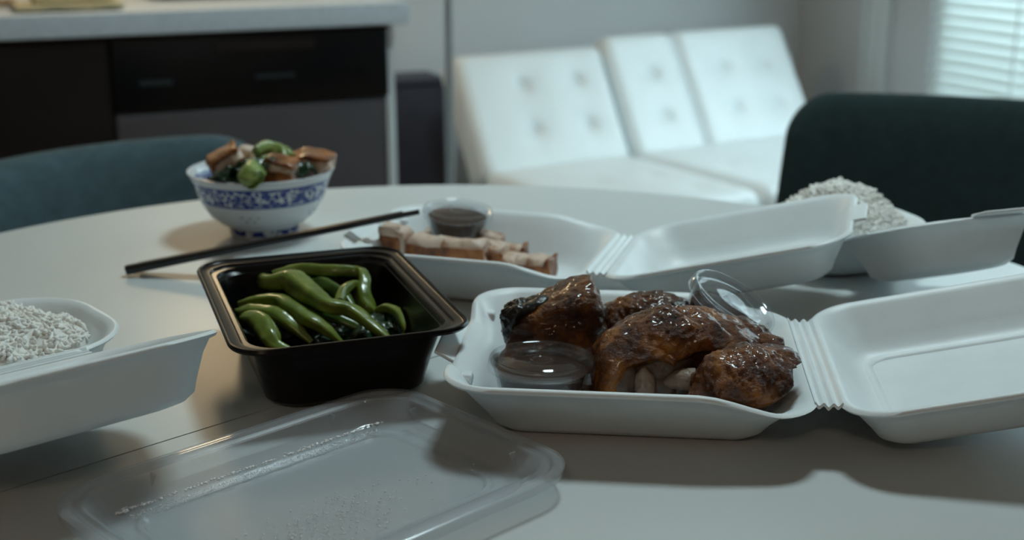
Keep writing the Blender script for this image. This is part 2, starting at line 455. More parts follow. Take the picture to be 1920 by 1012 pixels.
# ================================================================== KITCHEN
CB = 2.54                       # plane of the counter's front edge
def kbox(name, a0, a1, b0, b1, z0, z1, mat, parent, r=0.0):
    pa, pb = parent['_a'], parent['_b']
    if r:
        v, f = rbox_vf(a1 - a0, b1 - b0, z1 - z0, r, 2)
        return part(name, v, f, mat, parent, ((a0 + a1) / 2 - pa, (b0 + b1) / 2 - pb, (z0 + z1) / 2))
    v, f = box_vf(a0 - pa, a1 - pa, b0 - pb, b1 - pb, z0, z1)
    return part(name, v, f, mat, parent, smooth=False)
def kroot(name, a, b, label, cat, z=0):
    t = empty(name, room(a, b, z), TH); t['_a'] = a; t['_b'] = b
    return tag(t, label, cat)
ct = kroot('countertop', 0.0, 2.86, 'thick pale grey stone worktop over the dishwasher', 'countertop')
kbox('slab', -1.9, 0.90, CB, 3.20, 0.866, 0.91, M['counter'], ct, 0.003)
dw = kroot('dishwasher', 0.58, 2.85, 'steel dishwasher with a black control panel under the worktop', 'dishwasher')
kbox('body', 0.305, 0.852, CB + 0.05, 3.16, 0.09, 0.862, M['panel_black'], dw)
cp = kbox('control_panel', 0.300, 0.856, CB + 0.012, CB + 0.048, 0.716, 0.862, M['panel_black'], dw, 0.006)
kbox('door', 0.300, 0.850, CB + 0.020, CB + 0.048, 0.11, 0.712, M['steel'], dw, 0.004)
kbox('edge_strip', 0.851, 0.862, CB + 0.018, CB + 0.05, 0.09, 0.714, M['trim'], dw)
kbox('toe_plate', 0.305, 0.852, CB + 0.06, CB + 0.07, 0.0, 0.09, M['panel_black'], dw)
kbox('handle_recess', 0.50, 0.70, CB + 0.010, CB + 0.013, 0.825, 0.845, M['cabinet'], dw)
kbox('name_plate', 0.348, 0.412, CB + 0.0105, CB + 0.0118, 0.768, 0.778, M['mark'], dw)
kbox('display', 0.575, 0.655, CB + 0.0105, CB + 0.0118, 0.770, 0.777, M['mark'], dw)
for k in range(4):
    kbox('button', 0.71 + k * 0.026, 0.724 + k * 0.026, CB + 0.010, CB + 0.0118, 0.768, 0.777, M['panel_black'], dw)
cb = kroot('base_cabinet', -0.25, 2.86, 'dark espresso wood base cabinet left of the dishwasher', 'cabinet')
kbox('body', -0.80, 0.296, CB + 0.04, 3.16, 0.09, 0.864, M['cabinet'], cb)
for a0, a1 in ((-0.80, -0.254), (-0.248, 0.294)):
    d = kbox('door', a0, a1, CB + 0.018, CB + 0.038, 0.10, 0.858, M['cabinet'], cb)
kbox('toe_plate', -0.80, 0.296, CB + 0.09, CB + 0.10, 0.0, 0.09, M['cabinet'], cb)
# end wall of the counter
room_box('wall_end', 0.866, 0.880, CB + 0.05, 3.18, 0, 0.864, M['wall'], label='white end panel closing the counter beside the dishwasher', cat='panel')
# things on the worktop, cut by the top of the photo
bd = kroot('cutting_board', -0.06, 2.74, 'brown wooden cutting board lying on the worktop', 'cutting board', 0.911)
v, f = rbox_vf(0.30, 0.17, 0.018, 0.008, 3); part('board', v, f, M['wood'], bd, (0, 0, 0.009))
v, f = rbox_vf(0.07, 0.035, 0.012, 0.0055, 2); part('handle', v, f, M['wood'], bd, (0.18, 0, 0.009))
ty = kroot('oven_tray', 0.60, 2.90, 'dark enamel oven tray on the worktop by its end', 'tray', 0.911)
lp = [[(x, y, z) for x, y in rr(w, d, r)] for w, d, r, z in ((0.30, 0.19, 0.02, 0), (0.34, 0.23, 0.03, 0.028), (0.36, 0.25, 0.035, 0.028), (0.36, 0.25, 0.035, 0.030), (0.335, 0.225, 0.03, 0.030), (0.295, 0.185, 0.02, 0.003))]
v, f = loft(lp); part('pan', v, f, M['dark_tray'], ty, edge=0.6)
for s in (-1, 1):
    v, f = tube_vf([(s * 0.178, -0.05, 0.029), (s * 0.20, -0.04, 0.031), (s * 0.20, 0.04, 0.031), (s * 0.178, 0.05, 0.029)], [0.004] * 4, 8); part('handle', v, f, M['dark_tray'], ty)
ml = kroot('cloth', 0.24, 2.66, 'cream folded cloth spread on the worktop', 'cloth', 0.911)
v, f = rbox_vf(0.20, 0.14, 0.010, 0.0045, 6, lambda V: V + np.stack([0 * V[:, 0], 0 * V[:, 0], 0.002 * np.sin(V[:, 0] * 60) * np.cos(V[:, 1] * 40)], 1)); part('fold', v, f, M['cream'], ml, (0, 0, 0.008))
v, f = rbox_vf(0.15, 0.11, 0.010, 0.0045, 6); part('fold', v, f, M['cream'], ml, (0.01, 0.01, 0.019))

lc = kroot('low_cabinet', 1.09, 3.63, 'low dark grey cabinet between the counter and the sofa', 'cabinet')
kbox('body', 0.92, 1.385, 3.61, 3.765, 0.04, 0.575, M['slate'], lc)
kbox('top', 0.915, 1.39, 3.60, 3.77, 0.577, 0.592, M['slate'], lc, 0.004)
for a in (0.94, 1.34): kbox('foot', a, a + 0.02, 3.63, 3.74, 0, 0.04, M['slate'], lc)
# slim pole standing in front of the sofa's left end
pl_loc = at_y(843, 200, 3.02); pl_loc.z = 0
po = empty('floor_pole', pl_loc); tag(po, 'slim grey metal pole standing at the left end of the white sofa', 'pole')
v, f = loft(lathe([(0.010, 0.012), (0.010, HC - 0.012)], 20)); part('pole', v, f, M['pole'], po, edge=0.6)
v, f = loft(lathe([(0.06, 0), (0.06, 0.008), (0.02, 0.014), (0.012, 0.03)], 32)); part('foot', v, f, M['pole'], po, edge=0.6)
v, f = loft(lathe([(0.012, HC - 0.03), (0.03, HC - 0.012), (0.03, HC)], 32)); part('cap', v, f, M['pole'], po, edge=0.6)

# ================================================================== SOFA
SY = math.radians(32)
sofa = empty('sofa', (-0.065, 3.38, 0), SY); tag(sofa, 'white vinyl split back sofa with button tufted cushions', 'sofa')
SEATZ = 0.40
def dimple(V, axis, sgn, spots, depth, s):
    V = V.copy(); o = [i for i in range(3) if i != axis]
    mask = (V[:, axis] * sgn > 0)
    for a, b in spots:
        d2 = (V[:, o[0]] - a) ** 2 + (V[:, o[1]] - b) ** 2
        V[:, axis] -= sgn * mask * (depth * np.exp(-d2 / s ** 2) + depth * 0.35 * np.exp(-d2 / (3 * s) ** 2))
    return V
def back_cushion(x0, x1, hgt, th, recl, spots, seam=None, zoff=0.0):
    w = x1 - x0
    def warp(V):
        V = dimple(V, 1, -1, [(a - w / 2, b - hgt / 2) for a, b in spots], 0.018, 0.017)
        if seam is not None:
            d = np.abs(V[:, 0] - (seam - w / 2)); V[:, 1] += 0.030 * np.exp(-(d / 0.013) ** 2) * (V[:, 1] < 0)
        return V
    v, f = rbox_vf(w - 0.006, th, hgt, 0.03, 44, warp)
    v = v + np.array([0, th / 2, hgt / 2])
    R = Matrix.Rotation(-recl, 3, 'X')
    v = [R @ Vector(p) for p in v]
    o = part('back_cushion', v, f, M['vinyl'], sofa, ((x0 + x1) / 2, 0, SEATZ - 0.02 + zoff))
    for a, b in spots:
        bv, bf = loft(lathe([(0.001, -0.006), (0.008, -0.004), (0.010, 0), (0.008, 0.003)], 14))
        rx = Matrix.Rotation(math.pi / 2, 3, 'X')
        bv = [R @ (rx @ Vector(p) + Vector((a - w / 2, 0.021, b))) for p in bv]
        part('button', bv, bf, M['vinyl'], o)
    return o
back_cushion(0.0, 0.50, 0.37, 0.12, math.radians(30), [(0.20, 0.265), (0.385, 0.265), (0.20, 0.13), (0.385, 0.13)])
back_cushion(0.515, 1.24, 0.40, 0.12, math.radians(31), [(0.15, 0.27), (0.15, 0.13), (0.43, 0.27), (0.43, 0.13), (0.60, 0.27), (0.60, 0.13)], 0.27)
for x0, x1, sp in ((0.0, 0.50, [(0.2, 0.2), (0.38, 0.2), (0.2, 0.38), (0.38, 0.38)]), (0.505, 1.24, [(0.15, 0.2), (0.43, 0.2), (0.6, 0.2), (0.15, 0.38), (0.43, 0.38), (0.6, 0.38)])):
    w = x1 - x0
    v, f = rbox_vf(w, 0.58, 0.13, 0.04, 22, lambda V: dimple(V, 2, 1, [(a - w / 2, 0.29 - b - 0.08) for a, b in sp], 0.012, 0.022))
    o = part('seat_cushion', v, f, M['vinyl'], sofa, ((x0 + x1) / 2, -0.25, SEATZ - 0.065))
v, f = box_vf(0.03, 1.21, -0.50, 0.06, 0.20, 0.272); part('frame', v, f, M['cabinet'], sofa, smooth=False)
for x in (0.08, 1.16):
    for y in (-0.46, 0.02):
        v, f = loft(lathe([(0.016, 0), (0.022, 0.20)], 16)); part('leg', v, f, M['pole'], sofa, (x, y, 0), edge=0.6)

# ================================================================== CHAIRS
def chair(loc, face, mat, label, width, top, curve, rad_c=0.095, th=0.045, tiltb=0.10, group=None):
    """upholstered chair: local -y is the way the sitter faces"""
    rz = math.atan2(face[1], face[0]) + math.pi / 2
    t = empty('dining_chair', (loc[0], loc[1], 0), rz); tag(t, label, 'chair', group)
    zlow = 0.44; hgt = top - zlow; rad = curve
    def shape(V):
        V = V.copy()
        s = V[:, 0] / rad
        dep = V[:, 1]
        zn = (V[:, 2] + hgt / 2) / hgt
        wsc = 1.0 + 0.06 * (0.5 - zn)
        X = np.sin(s) * (rad + dep) * wsc; Y = (np.cos(s) * (rad + dep) - rad) + tiltb * (zn - 0.5)
        V[:, 0] = X; V[:, 1] = Y
        return V
    # rounded-corner shell: rrect in x-z lofted through thickness
    loops = []
    for k, (ins, y) in enumerate(((0.02, -th / 2), (0.006, -th / 2 + 0.006), (0.0, -th / 2 + 0.018), (0.0, th / 2 - 0.018), (0.006, th / 2 - 0.006), (0.02, th / 2))):
        loops.append([(x, y, z) for x, z in rr(width - 2 * ins, hgt - 2 * ins, rad_c - ins, 10, 16)])
    # fill both faces with shrinking rings so they can bend
    def rings(y, sg):
        out = []
        for ins in (0.05, 0.09, 0.13, 0.17):
            out.append([(x, y + sg * 0.004, z) for x, z in rr(width - 2 * ins, max(hgt - 2 * ins, 0.03), 0.06, 10, 16)])
        return out
    loops = list(reversed(rings(-th / 2, -1))) + loops + rings(th / 2, 1)
    v, f = loft(loops)
    v = shape(np.array(v))
    f = [tuple(reversed(q)) for q in f]
    o = part('backrest', v + np.array([0, 0.20, zlow + hgt / 2]), f, mat, t)
    v, f = rbox_vf(0.46, 0.44, 0.075, 0.035, 8, lambda V: V + np.stack([0 * V[:, 0], 0 * V[:, 0], 0.012 * np.cos(V[:, 0] * 6) * np.cos(V[:, 1] * 6) * (V[:, 2] > 0)], 1))
    part('seat', v, f, mat, t, (0, -0.02, 0.455))
    for sx in (-1, 1):
        for sy in (-1, 1):
            v, f = tube_vf([(sx * 0.21, sy * 0.19, 0.0), (sx * 0.17, sy * 0.16, 0.425)], [0.011, 0.017], 12)
            part('leg', v, f, M['wood'], t)
    return t
chair((-0.325, 1.262), (0.69, -0.724), M['teal'], 'teal grey upholstered chair at the table behind the rice bowl', 0.50, 0.849, 0.34)
chair((0.545, 1.50), (-0.40, -0.916), M['green_dark'], 'dark green upholstered chair at the right, in front of the blinds', 0.54, 0.861, 0.55, 0.06)

# ================================================================== TABLE
TC = Vector((-0.056, 0.832)); TR = 0.548
tb = empty('dining_table', (TC.x, TC.y, 0)); tag(tb, 'round white dining table with a seam across its top', 'table')
SA = math.radians(43.2)
for s in (1, -1):
    n = 72; ang = [SA + (0 if s > 0 else math.pi) + math.pi * i / n for i in range(n + 1)]
    off = Vector((-math.sin(SA), math.cos(SA))) * (0.0006 * s)
    loops = []
    for r, z in ((TR - 0.006, -0.028), (TR - 0.001, -0.025), (TR, -0.004), (TR - 0.0012, -0.001), (TR - 0.004, 0.0)):
        loops.append([(r * math.cos(a) + off.x, r * math.sin(a) + off.y, TBL + z) for a in ang])
    v, f = loft(loops, True, True, True)
    part('table_leaf', v, f, M['table'], tb, edge=0.5)
v, f = loft(lathe([(0.05, 0.03), (0.042, 0.10), (0.038, 0.40), (0.045, TBL - 0.06), (0.13, TBL - 0.045), (0.15, TBL - 0.0285)], 40)); part('column', v, f, M['table'], tb, edge=0.7)
v, f = loft(lathe([(0.26, 0.0), (0.27, 0.006), (0.26, 0.014), (0.08, 0.028), (0.05, 0.034)], 56)); part('base', v, f, M['table'], tb, edge=0.7)

# ================================================================== FOAM CLAMSHELL BOXES
LW, FTH = 0.0045, 0.003
def tray_loops(W, D, h, iu, iv, rt, rb, hfun=None):
    L = [(iu + 0.012, iv + 0.012, rb * 0.7, 0.0), (iu + 0.004, iv + 0.004, rb, 0.0012), (iu - 0.0005, iv - 0.0005, rb, 0.005)]
    for k in (0.25, 0.5, 0.75):
        L.append((iu + (LW - iu) * k, iv + (LW - iv) * k, rb + (rt - rb) * k, 0.005 + (h - 0.009) * k))
    L += [(LW, LW, rt * 0.9, h - 0.004), (0.0005, 0.0005, rt, h - 0.0032), (-0.0004, -0.0004, rt, h - 0.0016), (0.0008, 0.0008, rt, h),
          (LW - 0.001, LW - 0.001, rt * 0.85, h), (LW + 0.0025, LW + 0.0025, rt * 0.85, h - 0.003)]
    for k in (0.25, 0.5, 0.75):
        L.append((LW + 0.0025 + (iu - LW) * k, LW + 0.0025 + (iv - LW) * k, rt * 0.85 + (rb - rt * 0.85) * k, h - 0.003 + (FTH + 0.006 - h + 0.003) * k))
    L += [(iu + 0.002, iv + 0.002, rb, FTH + 0.005), (iu + 0.008, iv + 0.008, rb * 0.8, FTH + 0.0012), (iu + 0.016, iv + 0.016, rb * 0.6, FTH)]
    loops = []
    for a, b, r, z in L:
        lp = []
        for x, y in rr(W - 2 * a, D - 2 * b, r, 10, 16):
            zz = z
            if hfun is not None:
                k = hfun(2 * x / W, 2 * y / D) / h
                zz = z * (1 + (k - 1) * min(1, (z / h)))
            lp.append((x, y, zz))
        loops.append(lp)
    return loops
class Clam:
    def __init__(s, name, label, hinge, yaw, alpha, W, D, zr, hb, hl, iu, iv, rt=0.03, rb=0.02, gap=0.012, sag=True, notch=True, lid_iu=None, lid_iv=None, lid_h=None, lid_W=None):
        LWid = lid_W or W
        s.W, s.D, s.iu, s.iv, s.h = W, D, iu, iv, hb
        s.hx, s.hy, s.yaw = hinge[0], hinge[1], yaw
        s.root = empty(name, (hinge[0], hinge[1], TBL + 0.0004), yaw)
        tag(s.root, label, 'food box')
        def hfun(u, v):          # u -1..1 (hinge at +1)
            k = min(1, max(0, (u - 0.35) / 0.5)); k = k * k * (3 - 2 * k)
            z = hb + (zr - hb) * k if sag else hb
            if notch and u < -0.9 and abs(v) < 0.62:
                q = min(1, (0.62 - abs(v)) / 0.12); z -= 0.009 * q * q * (3 - 2 * q)
            return z
        s.hfun = hfun
        v, f = loft(tray_loops(W, D, hb, iu, iv, rt, rb, hfun))
        v = [(x - W / 2, y, z) for x, y, z in v]
        s.tray = part('tray', v, f, M['foam'], s.root, edge=1.2)
        lh = lid_h or hl
        v, f = loft(tray_loops(LWid, D, lh, lid_iu or iu, lid_iv or iv, rt, rb))
        ca, sa = math.cos(alpha), math.sin(alpha)
        def tl(x, y, z):
            x += LWid / 2; z -= lh
            return (gap + x * ca - z * sa, y, zr + x * sa + z * ca)
        s.tl = tl
        s.lid = part('lid', [tl(*p) for p in v], f, M['foam'], s.root, edge=1.2)
        # floor rib inside the lid
        rib = [[(x, y, z) for x, y in rr(LWid - 2 * (lid_iu or iu) - 2 * i, D - 2 * (lid_iv or iv) - 2 * i, 0.012, 6, 6)] for i, z in ((0.008, FTH + 0.001), (0.0095, FTH + 0.0022), (0.0125, FTH + 0.0022), (0.014, FTH + 0.0004))]
        v, f = loft(rib, False, False); part('floor_rib', [tl(*p) for p in v], f, M['foam'], s.lid)
        # ridged hinge
        L = D - 2 * rt * 0.75; prof = []
        for i in range(25):
            t = i / 24; x = -0.002 + t * (gap + 0.004)
            prof.append((x, zr - 0.0008 + 0.0011 * math.cos(t * 6 * math.pi) + 0.002 * abs(t - 0.5)))
        ny = 9; lo = []
        for j in range(ny):
            y = -L / 2 + L * j / (ny - 1); lo.append([(x, y, z) for x, z in prof] + [(x, y, z - 0.0022) for x, z in reversed(prof)])
        v, f = loft(lo); part('hinge', v, f, M['foam'], s.root, edge=0.9)
        if notch:
            # tongue that sticks out of the notched end and the slot plate on the lid's far end
            v, f = rbox_vf(0.020, D * 0.34, 0.0024, 0.0011, 3); R = Matrix.Rotation(0.5, 3, 'Y')
            part('locking_tongue', [R @ Vector(p) for p in v], f, M['foam'], s.root, (-W - 0.004, D * 0.04, hb - 0.010))
            for sg in (-1, 1):
                v, f = rbox_vf(0.012, 0.010, 0.007, 0.0025, 2)
                part('locking_post', v, f, M['foam'], s.root, (-W + 0.009, sg * D * 0.30 + 0.004, hb - 0.010))
            v, f = rbox_vf(0.012, D * 0.30, 0.0024, 0.0011, 3)
            part('lid_tab', [tl(p[0] + LWid / 2 + 0.003, p[1], p[2] + lh - 0.001) for p in v], f, M['foam'], s.lid)
    def local(s, V):
        c, n = math.cos(s.yaw), math.sin(s.yaw)
        d0, d1 = V[:, 0] - s.hx, V[:, 1] - s.hy
        return np.stack([c * d0 + n * d1, -n * d0 + c * d1, V[:, 2] - TBL], 1)
    def world(s, L):
        c, n = math.cos(s.yaw), math.sin(s.yaw)
        return np.stack([s.hx + c * L[:, 0] - n * L[:, 1], s.hy + n * L[:, 0] + c * L[:, 1], L[:, 2] + TBL], 1)
    def clamp(s, V, eps=0.0034):
        """keep food inside the tray"""
        L = s.local(np.array([tuple(p) for p in V]))
        L[:, 2] = np.maximum(L[:, 2], FTH + 0.001 + 0.0006)
        t = np.clip((L[:, 2] - FTH - 0.004) / (s.h - 0.010), 0, 1)
        iu = s.iu + 0.003 + (LW + 0.002 - s.iu) * t + eps; iv = s.iv + 0.003 + (LW + 0.002 - s.iv) * t + eps
        up = L[:, 2] > s.h + 0.004
        L[:, 0] = np.where(up, L[:, 0], np.clip(L[:, 0], -s.W + iu, -iu)); L[:, 1] = np.where(up, L[:, 1], np.clip(L[:, 1], -s.D / 2 + iv, s.D / 2 - iv))
        # keep the bottom corners of the food out of the rounded tray corners
        cu, cv = -s.W / 2, 0.0; q = s.W / 2 - iu; w = s.D / 2 - iv; r = 0.02
        du = np.abs(L[:, 0] - cu) - (q - r); dv = np.abs(L[:, 1] - cv) - (w - r)
        m = (du > 0) & (dv > 0) & (~up); ln = np.sqrt(np.maximum(du, 0) ** 2 + np.maximum(dv, 0) ** 2); k = np.where(m & (ln > r), r / np.maximum(ln, 1e-6), 1.0)
        L[:, 0] = np.where(m & (ln > r), cu + np.sign(L[:, 0] - cu) * (q - r + du * k), L[:, 0])
        L[:, 1] = np.where(m & (ln > r), cv + np.sign(L[:, 1] - cv) * (w - r + dv * k), L[:, 1])
        return s.world(L)

duck_box = Clam('foam_box', 'open white foam box full of roast duck, nearest the middle', (0.1798, 0.7429), -0.102, 0.2113, 0.2135, 0.1935, 0.033, 0.043, 0.034, 0.027, 0.036, rb=0.016, lid_iu=0.020, lid_iv=0.024)
pork_box = Clam('foam_box', 'open white foam box holding sliced roast pork behind the black tub', (0.074, 0.9768), -0.2873, 0.2552, 0.203, 0.160, 0.035, 0.043, 0.032, 0.024, 0.027, lid_W=0.182, lid_iu=0.020, lid_iv=0.022, lid_h=0.034)
riceL = Clam('foam_box', 'open white foam box of rice at the left edge', (-0.296, 0.700), math.radians(-49), math.radians(19), 0.130, 0.175, 0.042, 0.043, 0.036, 0.018, 0.020, rt=0.05, rb=0.03, sag=False, notch=False, gap=0.008)
riceR = Clam('foam_box', 'open white foam box of rice near the dark green chair', (0.302, 1.010), math.radians(-71), math.radians(22), 0.125, 0.134, 0.039, 0.040, 0.036, 0.018, 0.020, rt=0.048, rb=0.032, sag=False, notch=False, gap=0.008)
for bx, (px, rot) in ((riceR, (0, 0)),):
    v, f = rbox_vf(0.018, 0.05, 0.0024, 0.0011, 3)
    part('lid_tab', [bx.tl(p[0] + 0.125 / 2 + 0.006, p[1] + 0.012, p[2] + 0.036 + 0.001) for p in v], f, M['foam'], bx.lid)

# ------------------------------------------------------------------ rice
def grain_mesh():
    loops = [[(r * math.cos(2 * math.pi * i / 6), r * math.sin(2 * math.pi * i / 6), z) for i in range(6)] for r, z in ((0.0007, -0.0040), (0.0014, -0.0024), (0.0015, 0.0014), (0.0008, 0.0038))]
    return loft(loops)
def rice(box, label, top, n, seed, lumps=()):
    rnd = random.Random(seed)
    cu, cv = -box.W / 2, 0.0
    a, b = box.W / 2 - box.iu * 0.74, box.D / 2 - box.iv * 0.74
    def hgt(u, v):
        du, dv = u / a, v / b
        d = (abs(du) ** 2.6 + abs(dv) ** 2.6) ** (1 / 2.6)
        base = FTH + 0.0345 + top * max(0, 1 - d ** 2.2)
        n1 = noise.noise(Vector((u * 60 + seed, v * 60, 0))) * 0.0060 + noise.noise(Vector((u * 140 + seed, v * 140, 3))) * 0.002
        for lu, lv, lr, lh in lumps: base += lh * math.exp(-((u - lu) ** 2 + (v - lv) ** 2) / lr ** 2)
        return (base + n1) * (1 if d < 1 else max(0.5, 1 - (d - 1) * 3)), d
    V, F = [], []
    N = 44
    ring = []
    for i in range(N + 1):
        row = []
        for j in range(72):
            t = i / N; an = 2 * math.pi * j / 72
            cx, sx = math.cos(an), math.sin(an)
            k = 1 / (abs(cx) ** 2.6 + abs(sx) ** 2.6) ** (1 / 2.6)
            u, v = a * t * k * cx, b * t * k * sx
            h, d = hgt(u, v)
            if i == N: h = FTH + 0.014
            row.append(len(V)); V.append((u + cu, v + cv, h))
        ring.append(row)
    for i in range(N):
        for j in range(72):
            k = (j + 1) % 72; F.append((ring[i][j], ring[i][k], ring[i + 1][k], ring[i + 1][j]))
    b0 = len(V)
    for j in range(72):
        x, y, _ = V[ring[N][j]]; V.append(((x - cu) * 0.86 + cu, y * 0.86, FTH + 0.002))
    for j in range(72):
        k = (j + 1) % 72; F.append((ring[N][j], ring[N][k], b0 + k, b0 + j))
    gv, gf = grain_mesh(); gv = [Vector(p) for p in gv]
    for g in range(n):
        while True:
            u, v = rnd.uniform(-a, a), rnd.uniform(-b, b)
            h, d = hgt(u, v)
            if d < 0.97: break
        R = Matrix.Rotation(rnd.uniform(0, 6.28), 3, 'Z') @ Matrix.Rotation(math.pi / 2 + rnd.gauss(0, 0.5), 3, 'X')
        sc = rnd.uniform(0.8, 1.15); o = len(V)
        for p in gv:
            q = R @ (p * sc); V.append((q.x + u + cu, q.y + v + cv, q.z + h - 0.0005))
        F += [tuple(o + i for i in q) for q in gf]
    W_ = box.world(np.array(V))
    vv, loc = rest(W_)
    o = part('rice', vv, F, M['rice'], None, loc)
    return tag(o, label, 'rice', kind='stuff')
rice(riceL, 'steamed white rice heaped in the foam box at the left edge', 0.015, 2000, 3, ((-0.01, -0.03, 0.018, 0.008), (0.015, -0.01, 0.012, 0.004), (0.02, 0.02, 0.012, 0.004), (-0.02, 0.02, 0.02, 0.005)))
rice(riceR, 'steamed white rice heaped in the foam box by the dark green chair', 0.028, 2200, 8, ((0.0, 0.0, 0.035, 0.004),))

# ------------------------------------------------------------------ sculpted lumps
def ico_dirs(sub):
    bm = bmesh.new(); bmesh.ops.create_icosphere(bm, subdivisions=sub, radius=1.0)
    bm.verts.index_update()
    V = np.array([v.co[:] for v in bm.verts]); F = [tuple(v.index for v in f.verts) for f in bm.faces]
    bm.free(); return V, F
DIRS = {k: ico_dirs(k) for k in (4, 5, 6)}
def smin(a, b, k):
    h = np.clip(0.5 + 0.5 * (b - a) / k, 0, 1); return b * (1 - h) + a * h - k * h * (1 - h)
def hull_planes(pts):
    bm = bmesh.new()
    for p in pts: bm.verts.new(p)
    bmesh.ops.convex_hull(bm, input=bm.verts); bm.normal_update()
    c = Vector((0, 0, 0))
    for p in pts: c += Vector(p) / len(pts)
    pl = []
    for f in bm.faces:
        n = f.normal.copy(); d = n.dot(f.verts[0].co)
        if n.dot(c) > d: n, d = -n, -d
        pl.append((n[0], n[1], n[2], d))
    bm.free(); return np.array(pl)
def sdf_ell(c, r, rot=(0, 0, 0)):
    from mathutils import Euler
    R = np.array(Euler(rot).to_matrix()); c = np.array(c); r = np.array(r)
    def f(P):
        q = (P - c) @ R / r; l = np.linalg.norm(q, axis=1)
        return (l - 1) * r.min()
    return f
def sdf_hull(pts, rnd=0.004):
    pl = hull_planes(pts)
    def f(P):
        d = P @ pl[:, :3].T - pl[:, 3]
        k = 350.0
        return np.log(np.exp(np.clip(d * k, -60, 60)).sum(1)) / k - rnd * 0.2
    return f
def lump(union, center, cuts=(), k=0.010, sub=6, amp=0.0015, freq=70, seed=0, rmax=0.09, clampf=None, stretch=(1, 1, 1)):
    D, F = DIRS[sub]; C = np.array(center)
    n = 90; hit = np.full(len(D), 0.004)
    prev = None; done = np.zeros(len(D), bool)
    def sd(P):
        v = None
        for u in union:
            w = u(P); v = w if v is None else smin(v, w, k)
        for c in cuts: v = np.maximum(v, -c(P))
        return v
    for i in range(n):
        r = rmax * (1 - i / n)
        v = sd(C + D * r)
        new = (~done) & (v < 0)
        if prev is not None:
            t = prev / np.maximum(prev - v, 1e-9); hit[new] = (r + rmax / n * (1 - t))[new]
        else: hit[new] = r
        done |= new; prev = v
    P = C + D * hit[:, None]
    if amp:
        st = np.array(stretch)
        for i in range(len(P)):
            p = P[i] * freq * st
            q = Vector((p[0] + seed * 7.3, p[1] - seed * 3.1, p[2] + seed))
            w = noise.fractal(q, 0.9, 2.1, 4) * 0.9 + 0.7 * (0.4 - abs(noise.noise(q * 0.45)))
            w += 0.35 * noise.noise(q * 2.9) + 0.22 * noise.noise(q * 6.1)
            P[i] += D[i] * amp * w
    if clampf: P = clampf(P)
    return P, F
def lump_thing(name, parts, label, cat, group=None):
    """parts: list of (part name, verts, faces, material); first gives the resting place"""
    V0 = parts[0][1]; c = np.array([V0[:, 0].mean(), V0[:, 1].mean(), V0[:, 2].min()])
    t = empty(name, tuple(c)); tag(t, label, cat, group)
    for nm, v, f, m in parts: part(nm, v - c, f, m, t)
    return t
def W3(x, y, z): return (x, y, TBL + z)

# ------------------------------------------------------------------ roast duck
DG = 'roast duck pieces in the nearest foam box'
cl = duck_box.clamp
# big breast block at the back left
f1 = [W3(-0.006, .772, .010), W3(-0.002, .768, .046), W3(.020, .764, .058), W3(.052, .766, .068), W3(.063, .768, .046), W3(.068, .766, .010)]
b1 = [W3(.004, .812, .012), W3(.006, .808, .052), W3(.052, .804, .078), W3(.060, .806, .055), W3(.062, .81, .012)]
A, AF = lump([sdf_hull(f1 + b1), sdf_ell(W3(.022, .767, .030), (.030, .010, .010), (0, -.2, 0))], W3(.032, .788, .036), k=.008, amp=.0026, freq=60, seed=1, clampf=cl, stretch=(.7, 1, 1.5))
A2, A2F = lump([sdf_ell(W3(.0005, .784, .042), (.0065, .012, .014), (0, .15, 0)), sdf_ell(W3(.011, .785, .0535), (.015, .011, .004), (0, -.42, 0))], W3(.003, .785, .046), k=.006, sub=5, amp=.0022, freq=130, seed=2)
lump_thing('roast_duck_piece', [('skin', A, AF, M['duck']), ('charred_edge', A2, A2F, M['char'])], 'largest roast duck block with a blackened corner, at the left of its box', 'roast duck', DG)
# behind, middle
B, BF = lump([sdf_ell(W3(.086, .803, .034), (.028, .019, .021), (0, .05, 0)), sdf_ell(W3(.100, .800, .042), (.016, .016, .010))], W3(.088, .802, .034), k=.012, amp=.0032, freq=75, seed=3, clampf=cl, stretch=(1, 1, .6))
B2, B2F = lump([sdf_ell(W3(.110, .794, .047), (.009, .010, .006), (0, .4, 0))], W3(.110, .794, .047), sub=4, amp=.002, freq=120, seed=4)
B3, B3F = lump([sdf_ell(W3(.070, .783, .026), (.009, .008, .018), (0, .15, 0))], W3(.070, .783, .026), sub=4, amp=.002, freq=140, seed=5, stretch=(1.4, 1, .3))
lump_thing('roast_duck_piece', [('skin', B, BF, M['duck']), ('charred_edge', B2, B2F, M['char']), ('meat', B3, B3F, M['meat'])], 'ragged roast duck piece with shredded top, behind the others mid box', 'roast duck', DG)
